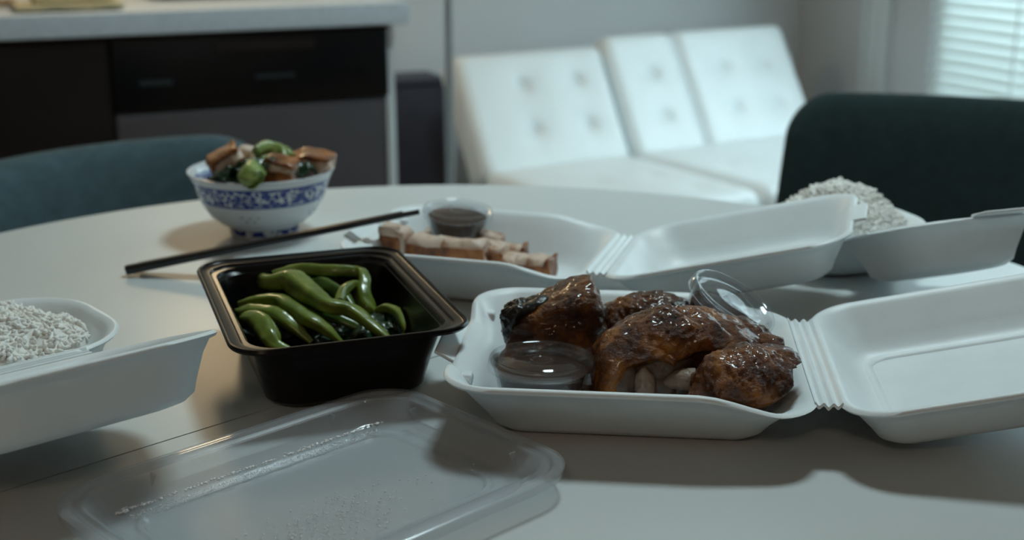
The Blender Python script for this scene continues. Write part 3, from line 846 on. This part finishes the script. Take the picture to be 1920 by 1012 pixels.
# arched middle piece with exposed meat
Cc, CF = lump([sdf_ell(W3(.085, .738, .042), (.036, .027, .021), (0, -.30, 0)), sdf_ell(W3(.118, .744, .046), (.036, .023, .016), (0, .20, 0)), sdf_ell(W3(.060, .722, .020), (.011, .018, .026))],
              W3(.095, .745, .044), [sdf_ell(W3(.084, .702, .027), (.024, .022, .019), (0, -.15, 0)), sdf_ell(W3(.120, .706, .036), (.026, .022, .013), (0, .1, 0))], k=.010, amp=.0028, freq=75, seed=6, clampf=cl)
parts = [('skin', Cc, CF, M['duck2'])]
for sd, c, r, ro, m, nm in ((1, (.064, .720, .022), (.011, .012, .020), (0, .35, 0), 'meat', 'meat'), (2, (.080, .7125, .026), (.0062, .006, .0135), (0, -.2, 0), 'bone', 'bone'),
                            (3, (.088, .723, .034), (.022, .010, .010), (0, -.25, 0), 'meat', 'meat'), (4, (.092, .720, .020), (.022, .011, .014), (0, 0, 0), 'meat', 'meat'), (5, (.106, .716, .021), (.011, .008, .009), (0, .6, 0), 'meat', 'meat')):
    v, f = lump([sdf_ell(W3(*c), r, ro)], W3(*c), sub=4, amp=.0015, freq=120, seed=sd + 10, clampf=cl); parts.append((nm, v, f, M[m]))
v, f = lump([sdf_ell(W3(.106, .706, .033), (.0068, .006, .0055)), sdf_ell(W3(.098, .712, .031), (.008, .005, .004), (0, -.3, 0))], W3(.105, .707, .033), [sdf_ell(W3(.1075, .700, .0335), (.003, .004, .0028))], sub=5, amp=.0006, freq=200, seed=30); parts.append(('bone', v, f, M['bone']))
lump_thing('roast_duck_piece', parts, 'arched roast duck piece showing pale meat and bone on its near side', 'roast duck', DG)
# near right piece
Dd, DF = lump([sdf_ell(W3(.138, .698, .034), (.032, .026, .021), (0, .15, .1)), sdf_ell(W3(.108, .684, .020), (.017, .012, .012), (0, -.2, 0)), sdf_ell(W3(.154, .708, .038), (.018, .020, .015))],
              W3(.136, .698, .030), [sdf_ell(W3(.156, .672, .016), (.014, .012, .012))], k=.009, amp=.0028, freq=85, seed=7, clampf=cl)
D2, D2F = lump([sdf_ell(W3(.153, .684, .019), (.011, .009, .010))], W3(.153, .684, .019), sub=4, amp=.002, freq=150, seed=8, clampf=cl)
lump_thing('roast_duck_piece', [('skin', Dd, DF, M['duck2']), ('meat', D2, D2F, M['meat'])], 'roast duck thigh with crackled skin at the right, against the hinge side', 'roast duck', DG)
# small rounded piece behind it
E_, EF = lump([sdf_ell(W3(.143, .758, .036), (.018, .018, .018)), sdf_ell(W3(.160, .742, .030), (.012, .018, .018))], W3(.150, .752, .033), k=.008, amp=.0022, freq=90, seed=9, clampf=cl, sub=5)
lump_thing('roast_duck_piece', [('skin', E_, EF, M['duck2'])], 'small golden roast duck knob tucked behind the right thigh piece', 'roast duck', DG)
G_, GF = lump([sdf_ell(W3(.048, .724, .010), (.016, .020, .010)), sdf_ell(W3(.085, .690, .007), (.025, .010, .006))], W3(.062, .712, .009), k=.012, amp=.002, freq=110, seed=10, clampf=cl, sub=5)
lump_thing('roast_duck_piece', [('skin', G_, GF, M['duck'])], 'flat shiny roast duck scrap on the box floor beside the front sauce cup', 'roast duck', DG)

# ------------------------------------------------------------------ sauce cups
def sauce_cup(loc, label, r=0.0315, h=0.030, tilt=(0, 0, 0), fill=0.62, group='small lidded sauce cups'):
    t = empty('sauce_cup', loc); t.rotation_euler = tilt; tag(t, label, 'sauce cup', group)
    rb = r * 0.74
    v, f = loft(lathe([(rb * 0.9, 0), (rb, 0.001), (r * 0.94, h - 0.003), (r * 0.985, h - 0.002), (r * 0.985, h - 0.001), (r * 0.925, h - 0.0022), (rb - 0.001, 0.0016), (rb * 0.6, 0.0012)], 56))
    part('cup', v, f, M['cup_plastic'], t, edge=0.6)
    zf = 0.002 + (h - 0.004) * fill; rf = rb + (r * 0.94 - rb) * (zf / h) - 0.0014
    v, f = loft(lathe([(rb - 0.0022, 0.0018), (rf, zf - 0.0005), (rf - 0.001, zf)], 48)); part('sauce', v, f, M['sauce'], t, edge=0.6)
    # lid: outer bead, knurled wall, recessed disc
    n = 96; prof = [(r * 0.99, h - 0.0052), (r * 1.035, h - 0.005), (r * 1.02, h + 0.0008), (r * 0.985, h + 0.0022), (r * 0.93, h + 0.0022), (r * 0.875, h + 0.0004), (r * 0.84, h - 0.0016), (r * 0.60, h - 0.0016), (r * 0.57, h - 0.0006), (r * 0.30, h - 0.0006), (r * 0.05, h - 0.0006)]
    loops = []
    for k, (rad, z) in enumerate(prof):
        loops.append([((rad * (1 + (0.008 * (i % 2) if k in (1, 5) else 0))) * math.cos(2 * math.pi * i / n), (rad * (1 + (0.008 * (i % 2) if k in (1, 5) else 0))) * math.sin(2 * math.pi * i / n), z) for i in range(n)])
    v, f = loft(loops, False, True)
    lid = part('lid', v, f, M['cup_lid'], t, edge=0.9)
    v, f = loft(lathe([(r * 0.22, h - 0.0004), (r * 0.22, h + 0.0003), (r * 0.17, h + 0.0003), (r * 0.17, h - 0.0004)], 32), False, False); part('moulded_ring', v, f, M['cup_lid'], lid)
    return t
sauce_cup((0.0175, 0.7225, TBL + 0.0085), 'clear lidded sauce cup standing at the front left of the duck box', tilt=(math.radians(-2), math.radians(1), 0), h=0.031, fill=0.86)
sauce_cup((0.131, 0.796, TBL + 0.031), 'clear sauce cup lying tilted behind the duck, by the back rim', tilt=(math.radians(10), math.radians(28), 0), r=0.030, h=0.028)
sauce_cup((-0.0480, 1.060, TBL + 0.0225), 'dark sauce cup standing in the pork box at its back', r=0.0290, h=0.027, tilt=(math.radians(3), math.radians(4), 0), fill=0.88)

# ------------------------------------------------------------------ roast pork slices
PG = 'roast pork slices in the foam box'
def pork(px, py, z, sx, sy, sz, rz, label, crust=('front',), tilt=(0, 0), seed=0, mat='pork_skin', group=PG, name='roast_pork_slice', clampf=None, ct=0.004):
    c = un(px, py, z)
    R = Matrix.Rotation(rz, 3, 'Z') @ Matrix.Rotation(tilt[0], 3, 'X') @ Matrix.Rotation(tilt[1], 3, 'Y')
    def go(V, sd, amp):
        out = []
        for p in V:
            q = Vector(p); n_ = Vector((noise.noise(q * 90 + Vector((sd, 0, 0))), noise.noise(q * 90 + Vector((0, sd, 5))), noise.noise(q * 90 + Vector((7, 0, sd)))))
            out.append(tuple(R @ (q + n_ * amp) + c))
        out = np.array(out)
        if clampf: out = clampf(out)
        return out
    v, f = rbox_vf(sx, sy, sz, min(sx, sy, sz) * 0.28, 8)
    V0 = go(v, seed, 0.0030)
    loc = np.array([V0[:, 0].mean(), V0[:, 1].mean(), V0[:, 2].min()])
    t = empty(name, tuple(loc)); tag(t, label, 'roast pork', group)
    part('meat', V0 - loc, f, M['pork_meat'], t)
    for s in crust:
        if s in ('front', 'back'): bx, off = (sx * 1.02, ct, sz * 0.72), (0, (-1 if s == 'front' else 1) * sy * 0.48, -sz * 0.13)
        elif s in ('left', 'right'): bx, off = (ct, sy * 1.03, sz * 1.0), ((-1 if s == 'left' else 1) * sx * 0.5, 0, 0)
        else: bx, off = (sx * 1.0, sy * 0.98, ct), (0, 0, sz * 0.5)
        v, f = rbox_vf(*bx, min(bx) * 0.45, 7)
        part('crust', go(v + np.array(off), seed + 3, 0.0024) - loc, f, M[mat], t)
    return t
pc = pork_box.clamp
pork(738, 452, .030, .028, .026, .028, -.5, 'pork chunk standing at the far left of the slices, dark crust outward', ('left', 'front'), seed=1, clampf=pc)
pork(868, 449, .020, .074, .018, .018, -.42, 'long pork slice at the back, beneath the dark sauce cup', ('front',), seed=2, clampf=pc)
pork(842, 467, .028, .068, .020, .020, -.40, 'long pale pork slice with crackled crust along its near edge', ('front',), seed=3, clampf=pc)
pork(852, 487, .018, .030, .014, .014, -.45, 'small pale pork offcut under the long slice at the near rim', ('right',), seed=4, clampf=pc)
pork(925, 478, .024, .022, .022, .020, -.3, 'cube of pork in the middle of the box with browned sides', ('front', 'left'), seed=5, clampf=pc)
pork(962, 478, .020, .020, .020, .018, -.2, 'browned pork cube behind the rightmost slices', ('left', 'right'), seed=6, clampf=pc)
pork(952, 500, .016, .024, .022, .022, -.4, 'blackened end piece of pork second from the right', ('left', 'front'), seed=7, clampf=pc)
pork(1000, 501, .016, .030, .022, .020, -.35, 'rightmost pork slice with a dark red end', ('right', 'front'), seed=8, clampf=pc)

# ------------------------------------------------------------------ black tub with greens
TB_C = (-0.1268, 0.8246); TB_Y = math.radians(19.6)
tub = empty('black_tub', (TB_C[0], TB_C[1], TBL + 0.0004), TB_Y); tag(tub, 'black plastic takeout tub of cooked green vegetables', 'food tub')
TW, TD, THH = 0.150, 0.2065, 0.050
Ls = [(0.040, 0.02, 0.0), (0.027, 0.02, 0.0006), (0.0235, 0.022, 0.004), (0.0145, 0.022, THH - 0.008), (0.0125, 0.022, THH - 0.006), (0.0118, 0.022, THH - 0.0035), (0.0008, 0.022, THH - 0.0035), (-0.0004, 0.0225, THH - 0.0018), (0.0006, 0.022, THH), (0.0016, 0.022, THH + 0.0002),
      (0.0026, 0.021, THH - 0.0012), (0.0034, 0.020, THH - 0.0016), (0.0078, 0.019, THH - 0.0018), (0.0084, 0.0185, THH - 0.0026), (0.0090, 0.018, THH - 0.0034), (0.0122, 0.018, THH - 0.0040), (0.0132, 0.018, THH - 0.0052), (0.0145, 0.020, THH - 0.009), (0.0245, 0.02, 0.005), (0.028, 0.019, 0.002), (0.040, 0.015, 0.0016)]
v, f = loft([[(x, y, z) for x, y in rr(TW - 2 * i, TD - 2 * i, r, 10, 8)] for i, r, z in Ls])
part('shell', v, f, M['black_plastic'], tub, edge=0.55)
def tub_clamp(V, eps=0.0015):
    V = np.array([tuple(p) for p in V]); c, s = math.cos(TB_Y), math.sin(TB_Y)
    d0, d1 = V[:, 0] - TB_C[0], V[:, 1] - TB_C[1]
    u, w, z = c * d0 + s * d1, -s * d0 + c * d1, V[:, 2] - TBL
    z = np.maximum(z, 0.0032)
    ins = 0.0255 - 0.0105 * np.clip((z - 0.004) / 0.038, 0, 1) + eps
    u = np.clip(u, -TW / 2 + ins, TW / 2 - ins); w = np.clip(w, -TD / 2 + ins, TD / 2 - ins)
    r = 0.02; du = np.abs(u) - (TW / 2 - ins - r); dv = np.abs(w) - (TD / 2 - ins - r)
    ln = np.sqrt(np.maximum(du, 0) ** 2 + np.maximum(dv, 0) ** 2); m = (du > 0) & (dv > 0) & (ln > r); k = r / np.maximum(ln, 1e-6)
    u = np.where(m, np.sign(u) * (TW / 2 - ins - r + du * k), u); w = np.where(m, np.sign(w) * (TD / 2 - ins - r + dv * k), w)
    return np.stack([TB_C[0] + c * u - s * w, TB_C[1] + s * u + c * w, z + TBL], 1)
PXM = 0.00036
GG = 'cooked green stems in the black tub'
def stem(pts, radii, label, mat='stem', seed=0, flat=1.0, leaf=None, clampf=tub_clamp, group=GG, name='green_stem', cat='vegetable', ridge=0.10, pxm=PXM):
    W_ = [un(*p) for p in pts]
    v, f = tube_vf(W_, [r * pxm * 1.28 for r in radii], 18, flat, True, 7)
    V = np.array([tuple(p) for p in v]); nr = len(V) // 18
    for i in range(nr):
        C = V[i * 18:(i + 1) * 18].mean(0)
        for q in range(18):
            d = V[i * 18 + q] - C
            k = 1 + ridge * math.cos(q * 2 * math.pi / 18 * 4 + seed + i * 0.03) + 0.22 * noise.noise(Vector(C) * 60 + Vector((seed * 3.7, q * 0.12, 0))) + 0.10 * noise.noise(Vector(V[i * 18 + q]) * 220)
            V[i * 18 + q] = C + d * k
    if clampf: V = clampf(V)
    loc = np.array([V[:, 0].mean(), V[:, 1].mean(), V[:, 2].min()])
    t = empty(name, tuple(loc)); tag(t, label, cat, group)
    part('stalk', V - loc, f, M[mat], t, edge=1.0)
    if leaf:
        for lf in leaf:
            lv, lff = leaf_vf(*lf)
            if clampf: lv = clampf(lv)
            part('leaf', lv - loc, lff, M['leaf'], t)
    return t
def leaf_vf(px, py, z, length, width, rz, seed, crumple=0.006, droop=0.3):
    c = un(px, py, z); n, m = 22, 14; rnd = random.Random(seed)
    top, bot = [], []
    for i in range(n + 1):
        for j in range(m + 1):
            s = i / n; t = j / m * 2 - 1
            w = width * (math.sin(math.pi * min(1, s * 0.93 + 0.05)) ** 0.7) * (1 + 0.18 * math.sin(s * 23 + seed))
            x = (s - 0.5) * length; y = t * w / 2
            zz = -droop * (s - 0.3) ** 2 * length + 0.25 * abs(t) * w * math.sin(s * 9 + seed) * 0.4
            q = Vector((x * 70 + seed * 5, y * 70, seed))
            zz += crumple * noise.fractal(q, 0.8, 2.1, 3)
            y += crumple * 0.6 * noise.noise(q + Vector((9, 2, 4)))
            X = x * math.cos(rz) - y * math.sin(rz); Y = x * math.sin(rz) + y * math.cos(rz)
            top.append((c.x + X, c.y + Y, c.z + zz + 0.0005)); bot.append((c.x + X, c.y + Y, c.z + zz - 0.0004))
    k = (n + 1) * (m + 1); F = []
    for i in range(n):
        for j in range(m):
            a = i * (m + 1) + j; b = a + 1; d = a + m + 1; e = d + 1
            F += [(a, d, e, b), (k + a, k + b, k + e, k + d)]
    def edge(a, b): F.append((a, b, k + b, k + a))
    for i in range(n):
        a = i * (m + 1); edge(a, a + m + 1); b = a + m; edge(b + m + 1, b)
    for j in range(m):
        edge(j + 1, j); a = n * (m + 1) + j; edge(a, a + 1)
    return np.array(top + bot), F
stem([(512, 517, .040), (560, 507, .043), (620, 507, .044), (672, 509, .043), (683, 522, .041), (682, 548, .034), (690, 580, .024), (712, 605, .014)], [8, 11, 11, 10, 10, 12, 13, 6], 'stem lying straight along the back of the tub and folding down at its right', 'stem', 1, leaf=[(700, 598, .022, .040, .026, -.9, 5)])
stem([(497, 524, .035), (505, 530, .040), (545, 528, .042), (585, 552, .040), (615, 572, .037), (660, 582, .033), (700, 612, .026), (738, 642, .018)], [12, 17, 20, 19, 14, 12, 9, 4], 'thickest green stem, humped and tapering across the middle of the tub', 'stem', 2, 0.85, leaf=[(645, 612, .016, .055, .024, -.5, 9)])
stem([(451, 570, .030), (485, 563, .034), (525, 563, .036), (545, 578, .034), (580, 598, .030), (612, 618, .024), (640, 642, .016)], [8, 10, 12, 13, 12, 9, 4], 'bent green stem left of the thickest one, ending at the near wall', 'stem', 3, 0.85, leaf=[(620, 640, .012, .040, .024, -.3, 11)])
stem([(440, 590, .027), (470, 583, .031), (510, 588, .031), (540, 605, .027), (585, 642, .016)], [9, 11, 12, 11, 5], 'third green stem, low on the left side of the tub', 'stem', 4, 0.9)
stem([(454, 610, .024), (466, 598, .029), (490, 605, .030), (505, 630, .027), (520, 650, .022), (560, 664, .018)], [10, 14, 16, 15, 12, 5], 'pale ribbed stem nearest the left corner of the tub', 'stem', 5, 0.9, leaf=[(462, 632, .016, .030, .020, 1.0, 13)])
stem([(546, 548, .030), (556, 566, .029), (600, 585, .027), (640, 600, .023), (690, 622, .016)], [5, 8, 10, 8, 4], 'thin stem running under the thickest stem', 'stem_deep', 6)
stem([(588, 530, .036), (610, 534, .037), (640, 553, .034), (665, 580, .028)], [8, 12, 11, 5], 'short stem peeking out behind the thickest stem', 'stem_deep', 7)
stem([(636, 566, .034), (645, 545, .038), (662, 534, .039), (680, 538, .036), (690, 560, .030)], [8, 8, 7, 5, 3], 'small hooked stem tip below the straight back stem', 'stem', 8)
stem([(706, 582, .024), (725, 577, .027), (748, 588, .026), (760, 612, .022), (762, 628, .016)], [5, 7, 8, 6, 3], 'arched stem at the right end of the greens', 'stem', 9, leaf=[(735, 610, .018, .030, .022, .4, 17)])
LG = 'dark wilted leaves in the black tub'
for i, (px, py, z, ln, w, rz, sd, lb) in enumerate(((590, 615, .016, .060, .034, -.4, 21, 'dark wilted leaf in the centre of the tub'), (690, 625, .013, .050, .030, .3, 23, 'dark wilted leaf at the near right of the greens'),
        (760, 640, .009, .040, .026, .2, 25, 'dark wilted leaf furthest right on the tub floor'), (540, 640, .010, .050, .026, -.2, 27, 'dark wilted leaf by the near wall of the tub'), (640, 580, .012, .060, .040, -.6, 29, 'dark wilted leaf deep under the thickest stem'), (478, 625, .008, .050, .030, .8, 33, 'dark wilted leaf at the left corner under the pale stem'))):
    v, f = leaf_vf(px, py, z, ln, w, rz, sd, 0.008)
    v, loc = rest(tub_clamp(v)); tag(part('wilted_leaf', v, f, M['leaf'], None, loc), lb, 'leaf', LG)

# ------------------------------------------------------------------ clear lid in front
cl_o = empty('clear_lid', (-0.1005, 0.6085, TBL + 0.0006), math.radians(43.6)); tag(cl_o, 'clear plastic lid lying on the table nearest the camera', 'lid')
LWd, LDd, LH = 0.2310, 0.1665, 0.0160
Ls = [(0.0005, .030, LH - 0.0060), (-0.0003, .030, LH - 0.0010), (0.0012, .030, LH), (0.0045, .028, LH), (0.0062, .027, LH - 0.0016), (0.0082, .026, LH - 0.0016), (0.0098, .025, LH - 0.0004), (0.0118, .024, LH - 0.0012), (0.0185, .022, 0.0042), (0.021, .021, 0.0024), (0.030, .018, 0.0022), (0.0315, .017, 0.0034), (0.0335, .016, 0.0034), (0.035, .015, 0.0016), (0.055, .010, 0.0014)]
loops = [[(x, y, z) for x, y in rr(LWd - 2 * i, LDd - 2 * i, r, 12, 12)] for i, r, z in Ls]
under = [[(x, y, z) for x, y in rr(LWd - 2 * i, LDd - 2 * i, max(r, .005), 12, 12)] for i, r, z in [(i + 0.0007, r, max(z - 0.0009, 0.0)) for i, r, z in Ls]]
v, f = loft(list(reversed(under)) + loops)
part('sheet', v, f, M['lid_plastic'], cl_o, edge=0.6)
for x, y, rz in ((0.103, 0.045, 0), (0.103, -0.045, 0), (-0.06, 0.0735, 1.57), (0.06, 0.0735, 1.57)):
    v = [(-0.004, -0.0005, 0), (0.0008, -0.0005, 0.0), (0.0008, -0.0005, -0.008), (-0.004, 0.0005, 0), (0.0008, 0.0005, 0.0), (0.0008, 0.0005, -0.008)]
    part('snap_rib', v, [(0, 1, 2), (5, 4, 3), (0, 3, 4, 1), (1, 4, 5, 2), (2, 5, 3, 0)], M['lid_plastic'], cl_o, (x * 0.965, y * 0.955, LH - 0.002), False, rot=(0, 0, rz))
# condensation beads along the lid's inner crease
rnd = random.Random(5); V, F = [], []
dv, df = DIRS[4]
bmz = bmesh.new(); bmesh.ops.create_icosphere(bmz, subdivisions=1, radius=1.0); bmz.verts.index_update()
sv = [v.co.copy() for v in bmz.verts]; sf = [tuple(v.index for v in q.verts) for q in bmz.faces]; bmz.free()
def bead(x, y, z, r):
    o = len(V); V.extend([(x + p.x * r, y + p.y * r, z + p.z * r * 0.6) for p in sv]); F.extend([tuple(o + i for i in q) for q in sf])
for k in range(230):
    x = rnd.uniform(-0.085, 0.088); bead(x, 0.0605 + rnd.gauss(0, 0.0008), 0.0030, rnd.uniform(0.0004, 0.0011))
for k in range(420):
    x = rnd.uniform(-0.08, 0.08); bead(x, 0.055 - abs(rnd.gauss(0, 0.003)), 0.0026, rnd.uniform(0.0002, 0.0006))
for k in range(320):
    bead(rnd.gauss(-0.01, 0.03), rnd.gauss(-0.02, 0.012), 0.0018, rnd.uniform(0.0003, 0.0007))
o = part('condensation', V, F, M['droplet'], cl_o); o['kind'] = 'stuff'

# ------------------------------------------------------------------ bowl
BWL = empty('rice_bowl', (-0.234, 1.172, TBL + 0.0004)); tag(BWL, 'blue and white porcelain bowl heaped with pork and greens', 'bowl')
prof = [(0.0285, 0.0), (0.0315, 0.0004), (0.0320, 0.0030), (0.0325, 0.0085), (0.0400, 0.0125), (0.0490, 0.0200), (0.0550, 0.0290), (0.0590, 0.0390), (0.0625, 0.0500), (0.0660, 0.0580), (0.0678, 0.0605), (0.0680, 0.0615), (0.0668, 0.0620), (0.0640, 0.0590), (0.0600, 0.0500), (0.0565, 0.0390), (0.0520, 0.0280), (0.0450, 0.0190), (0.0330, 0.0130), (0.0100, 0.0110)]
v, f = loft(lathe(prof, 96)); part('body', v, f, M['porcelain'], BWL)
for k, (an, z) in enumerate([(-100, .027), (-92, .0265), (-84, .027), (-96, .0225), (-88, .0225), (-20, .027), (-28, .0265), (-24, .0225), (150, .027), (158, .0265), (60, .027), (68, .0265)]):
    a = math.radians(an); r = {.027: .0543, .0265: .0540, .0225: .0515}[z]
    v, f = rbox_vf(0.0026, 0.0009, 0.0013, 0.00042, 1); part('glaze_mark', v, f, M['glaze'], BWL, (r * math.cos(a), r * math.sin(a), z), rot=(0, 0, a + math.pi / 2))
def bowl_clamp(V):
    V = np.array([tuple(p) for p in V]); dx, dy, z = V[:, 0] + 0.234, V[:, 1] - 1.172, V[:, 2] - TBL
    lim = np.interp(z, [0.012, 0.020, 0.028, 0.039, 0.050, 0.059, 0.064, 0.07], [0.030, 0.043, 0.0495, 0.054, 0.0575, 0.0615, 0.066, 0.09])
    r = np.sqrt(dx * dx + dy * dy); k = np.where(r > lim, lim / np.maximum(r, 1e-6), 1)
    return np.stack([-0.234 + dx * k, 1.172 + dy * k, np.maximum(z, 0.0135) + TBL], 1)
BG = 'food heaped in the porcelain bowl'
def bp(px, py, Y): p = at_y(px, py, Y); return p
def bpork(px, py, Y, s, rot, label, crust, seed):
    p = at_y(px, py, Y); z = p.z - TBL
    # place through the generic builder
    t = pork(px, py, z, s[0], s[1], s[2], rot[2], label, crust, (rot[0], rot[1]), seed, 'orange_crust', BG, 'roast_pork_cube', bowl_clamp, 0.005)
    return t
bpork(432, 312, 1.165, (.030, .026, .030), (.1, -.5, .4), 'crusty pork cube at the far left of the bowl', ('left', 'front', 'top'), 11)
bpork(462, 300, 1.185, (.018, .022, .026), (.1, .3, .2), 'narrow orange pork cube between the left cube and the pale stem', ('front', 'right'), 12)
bpork(526, 328, 1.135, (.027, .024, .028), (.1, .25, -.15), 'orange crusted pork cube in front in the bowl', ('left', 'front', 'top'), 13)
bpork(588, 318, 1.165, (.038, .026, .028), (.1, .05, -.25), 'pale pork chunk at the right rim of the bowl', ('left', 'top'), 14)
bpork(500, 352, 1.175, (.06, .05, .03), (0, 0, .3), 'pork base piece buried in the middle of the bowl', ('top',), 15)
stem([(472, 335, .070), (470, 330, .071), (478, 318, .066), (492, 300, .056)], [20, 24, 24, 16], 'round pale green stem end facing the camera in the bowl', 'stem_pale', 31, clampf=None, group=BG, pxm=0.00038)
stem([(480, 285, .081), (500, 277, .083), (528, 283, .080), (534, 302, .073)], [10, 14, 13, 9], 'pale green stem on the very top of the bowl heap', 'stem_pale', 32, clampf=None, group=BG, leaf=[(492, 300, .078, .034, .026, 1.2, 41), (500, 312, .072, .032, .026, -.6, 43)], pxm=0.00038)
stem([(514, 278, .082), (530, 281, .081), (548, 294, .076)], [9, 10, 8], 'second green stem slanting right on top of the bowl heap', 'stem', 33, clampf=None, group=BG, pxm=0.00038)
for px, py, z, ln, w, rz, sd, lb in ((430, 330, .066, .040, .032, .6, 51, 'dark leafy clump at the left rim of the bowl'), (452, 318, .070, .036, .028, -.5, 53, 'dark leaf behind the round stem end in the bowl'), (418, 344, .060, .034, .024, .2, 55, 'dark leaf lying low against the bowl rim at the left'), (560, 318, .066, .040, .03, .3, 57, 'dark leaf between the pork chunks in the bowl')):
    v, f = leaf_vf(px, py, z, ln, w, rz, sd, 0.011); v, loc = rest(bowl_clamp(v)); tag(part('wilted_leaf', v, f, M['leaf'], None, loc), lb, 'leaf', BG)

# ------------------------------------------------------------------ chopsticks
def chopstick(p0, p1, label, r0=0.0041, r1=0.0022):
    P0, P1 = Vector(p0), Vector(p1); d = (P1 - P0)
    t = empty('chopstick', p0); tag(t, label, 'chopstick', 'pair of black chopsticks')
    loops = []; dn = d.normalized(); s = dn.cross(Vector((0, 0, 1))).normalized(); w = s.cross(dn)
    for k in range(13):
        q = k / 12; r = r0 + (r1 - r0) * q; ex = 4.0 - 2.0 * q
        lp = []
        for i in range(16):
            a = 2 * math.pi * i / 16; c_, s_ = math.cos(a), math.sin(a)
            rad = r / (abs(c_) ** ex + abs(s_) ** ex) ** (1 / ex)
            lp.append(d * q + s * (rad * c_) + w * (rad * s_))
        loops.append(lp)
    v, f = loft(loops[:10]); part('shaft', v, f, M['chop'], t, edge=0.5)
    v, f = loft(loops[9:]); part('tip', v, f, M['chop'], t, edge=0.5)
e0 = un(238, 506, .0052); e1 = un(786, 397, .058)
chopstick(e0, e1, 'black chopstick on the near side of the pair, leaning on the pork box')
chopstick(e0 + Vector((0.008, 0.0085, 0.0)), e1 + Vector((-0.014, .0065, -0.003)), 'black chopstick on the far side of the pair, toward the bowl')
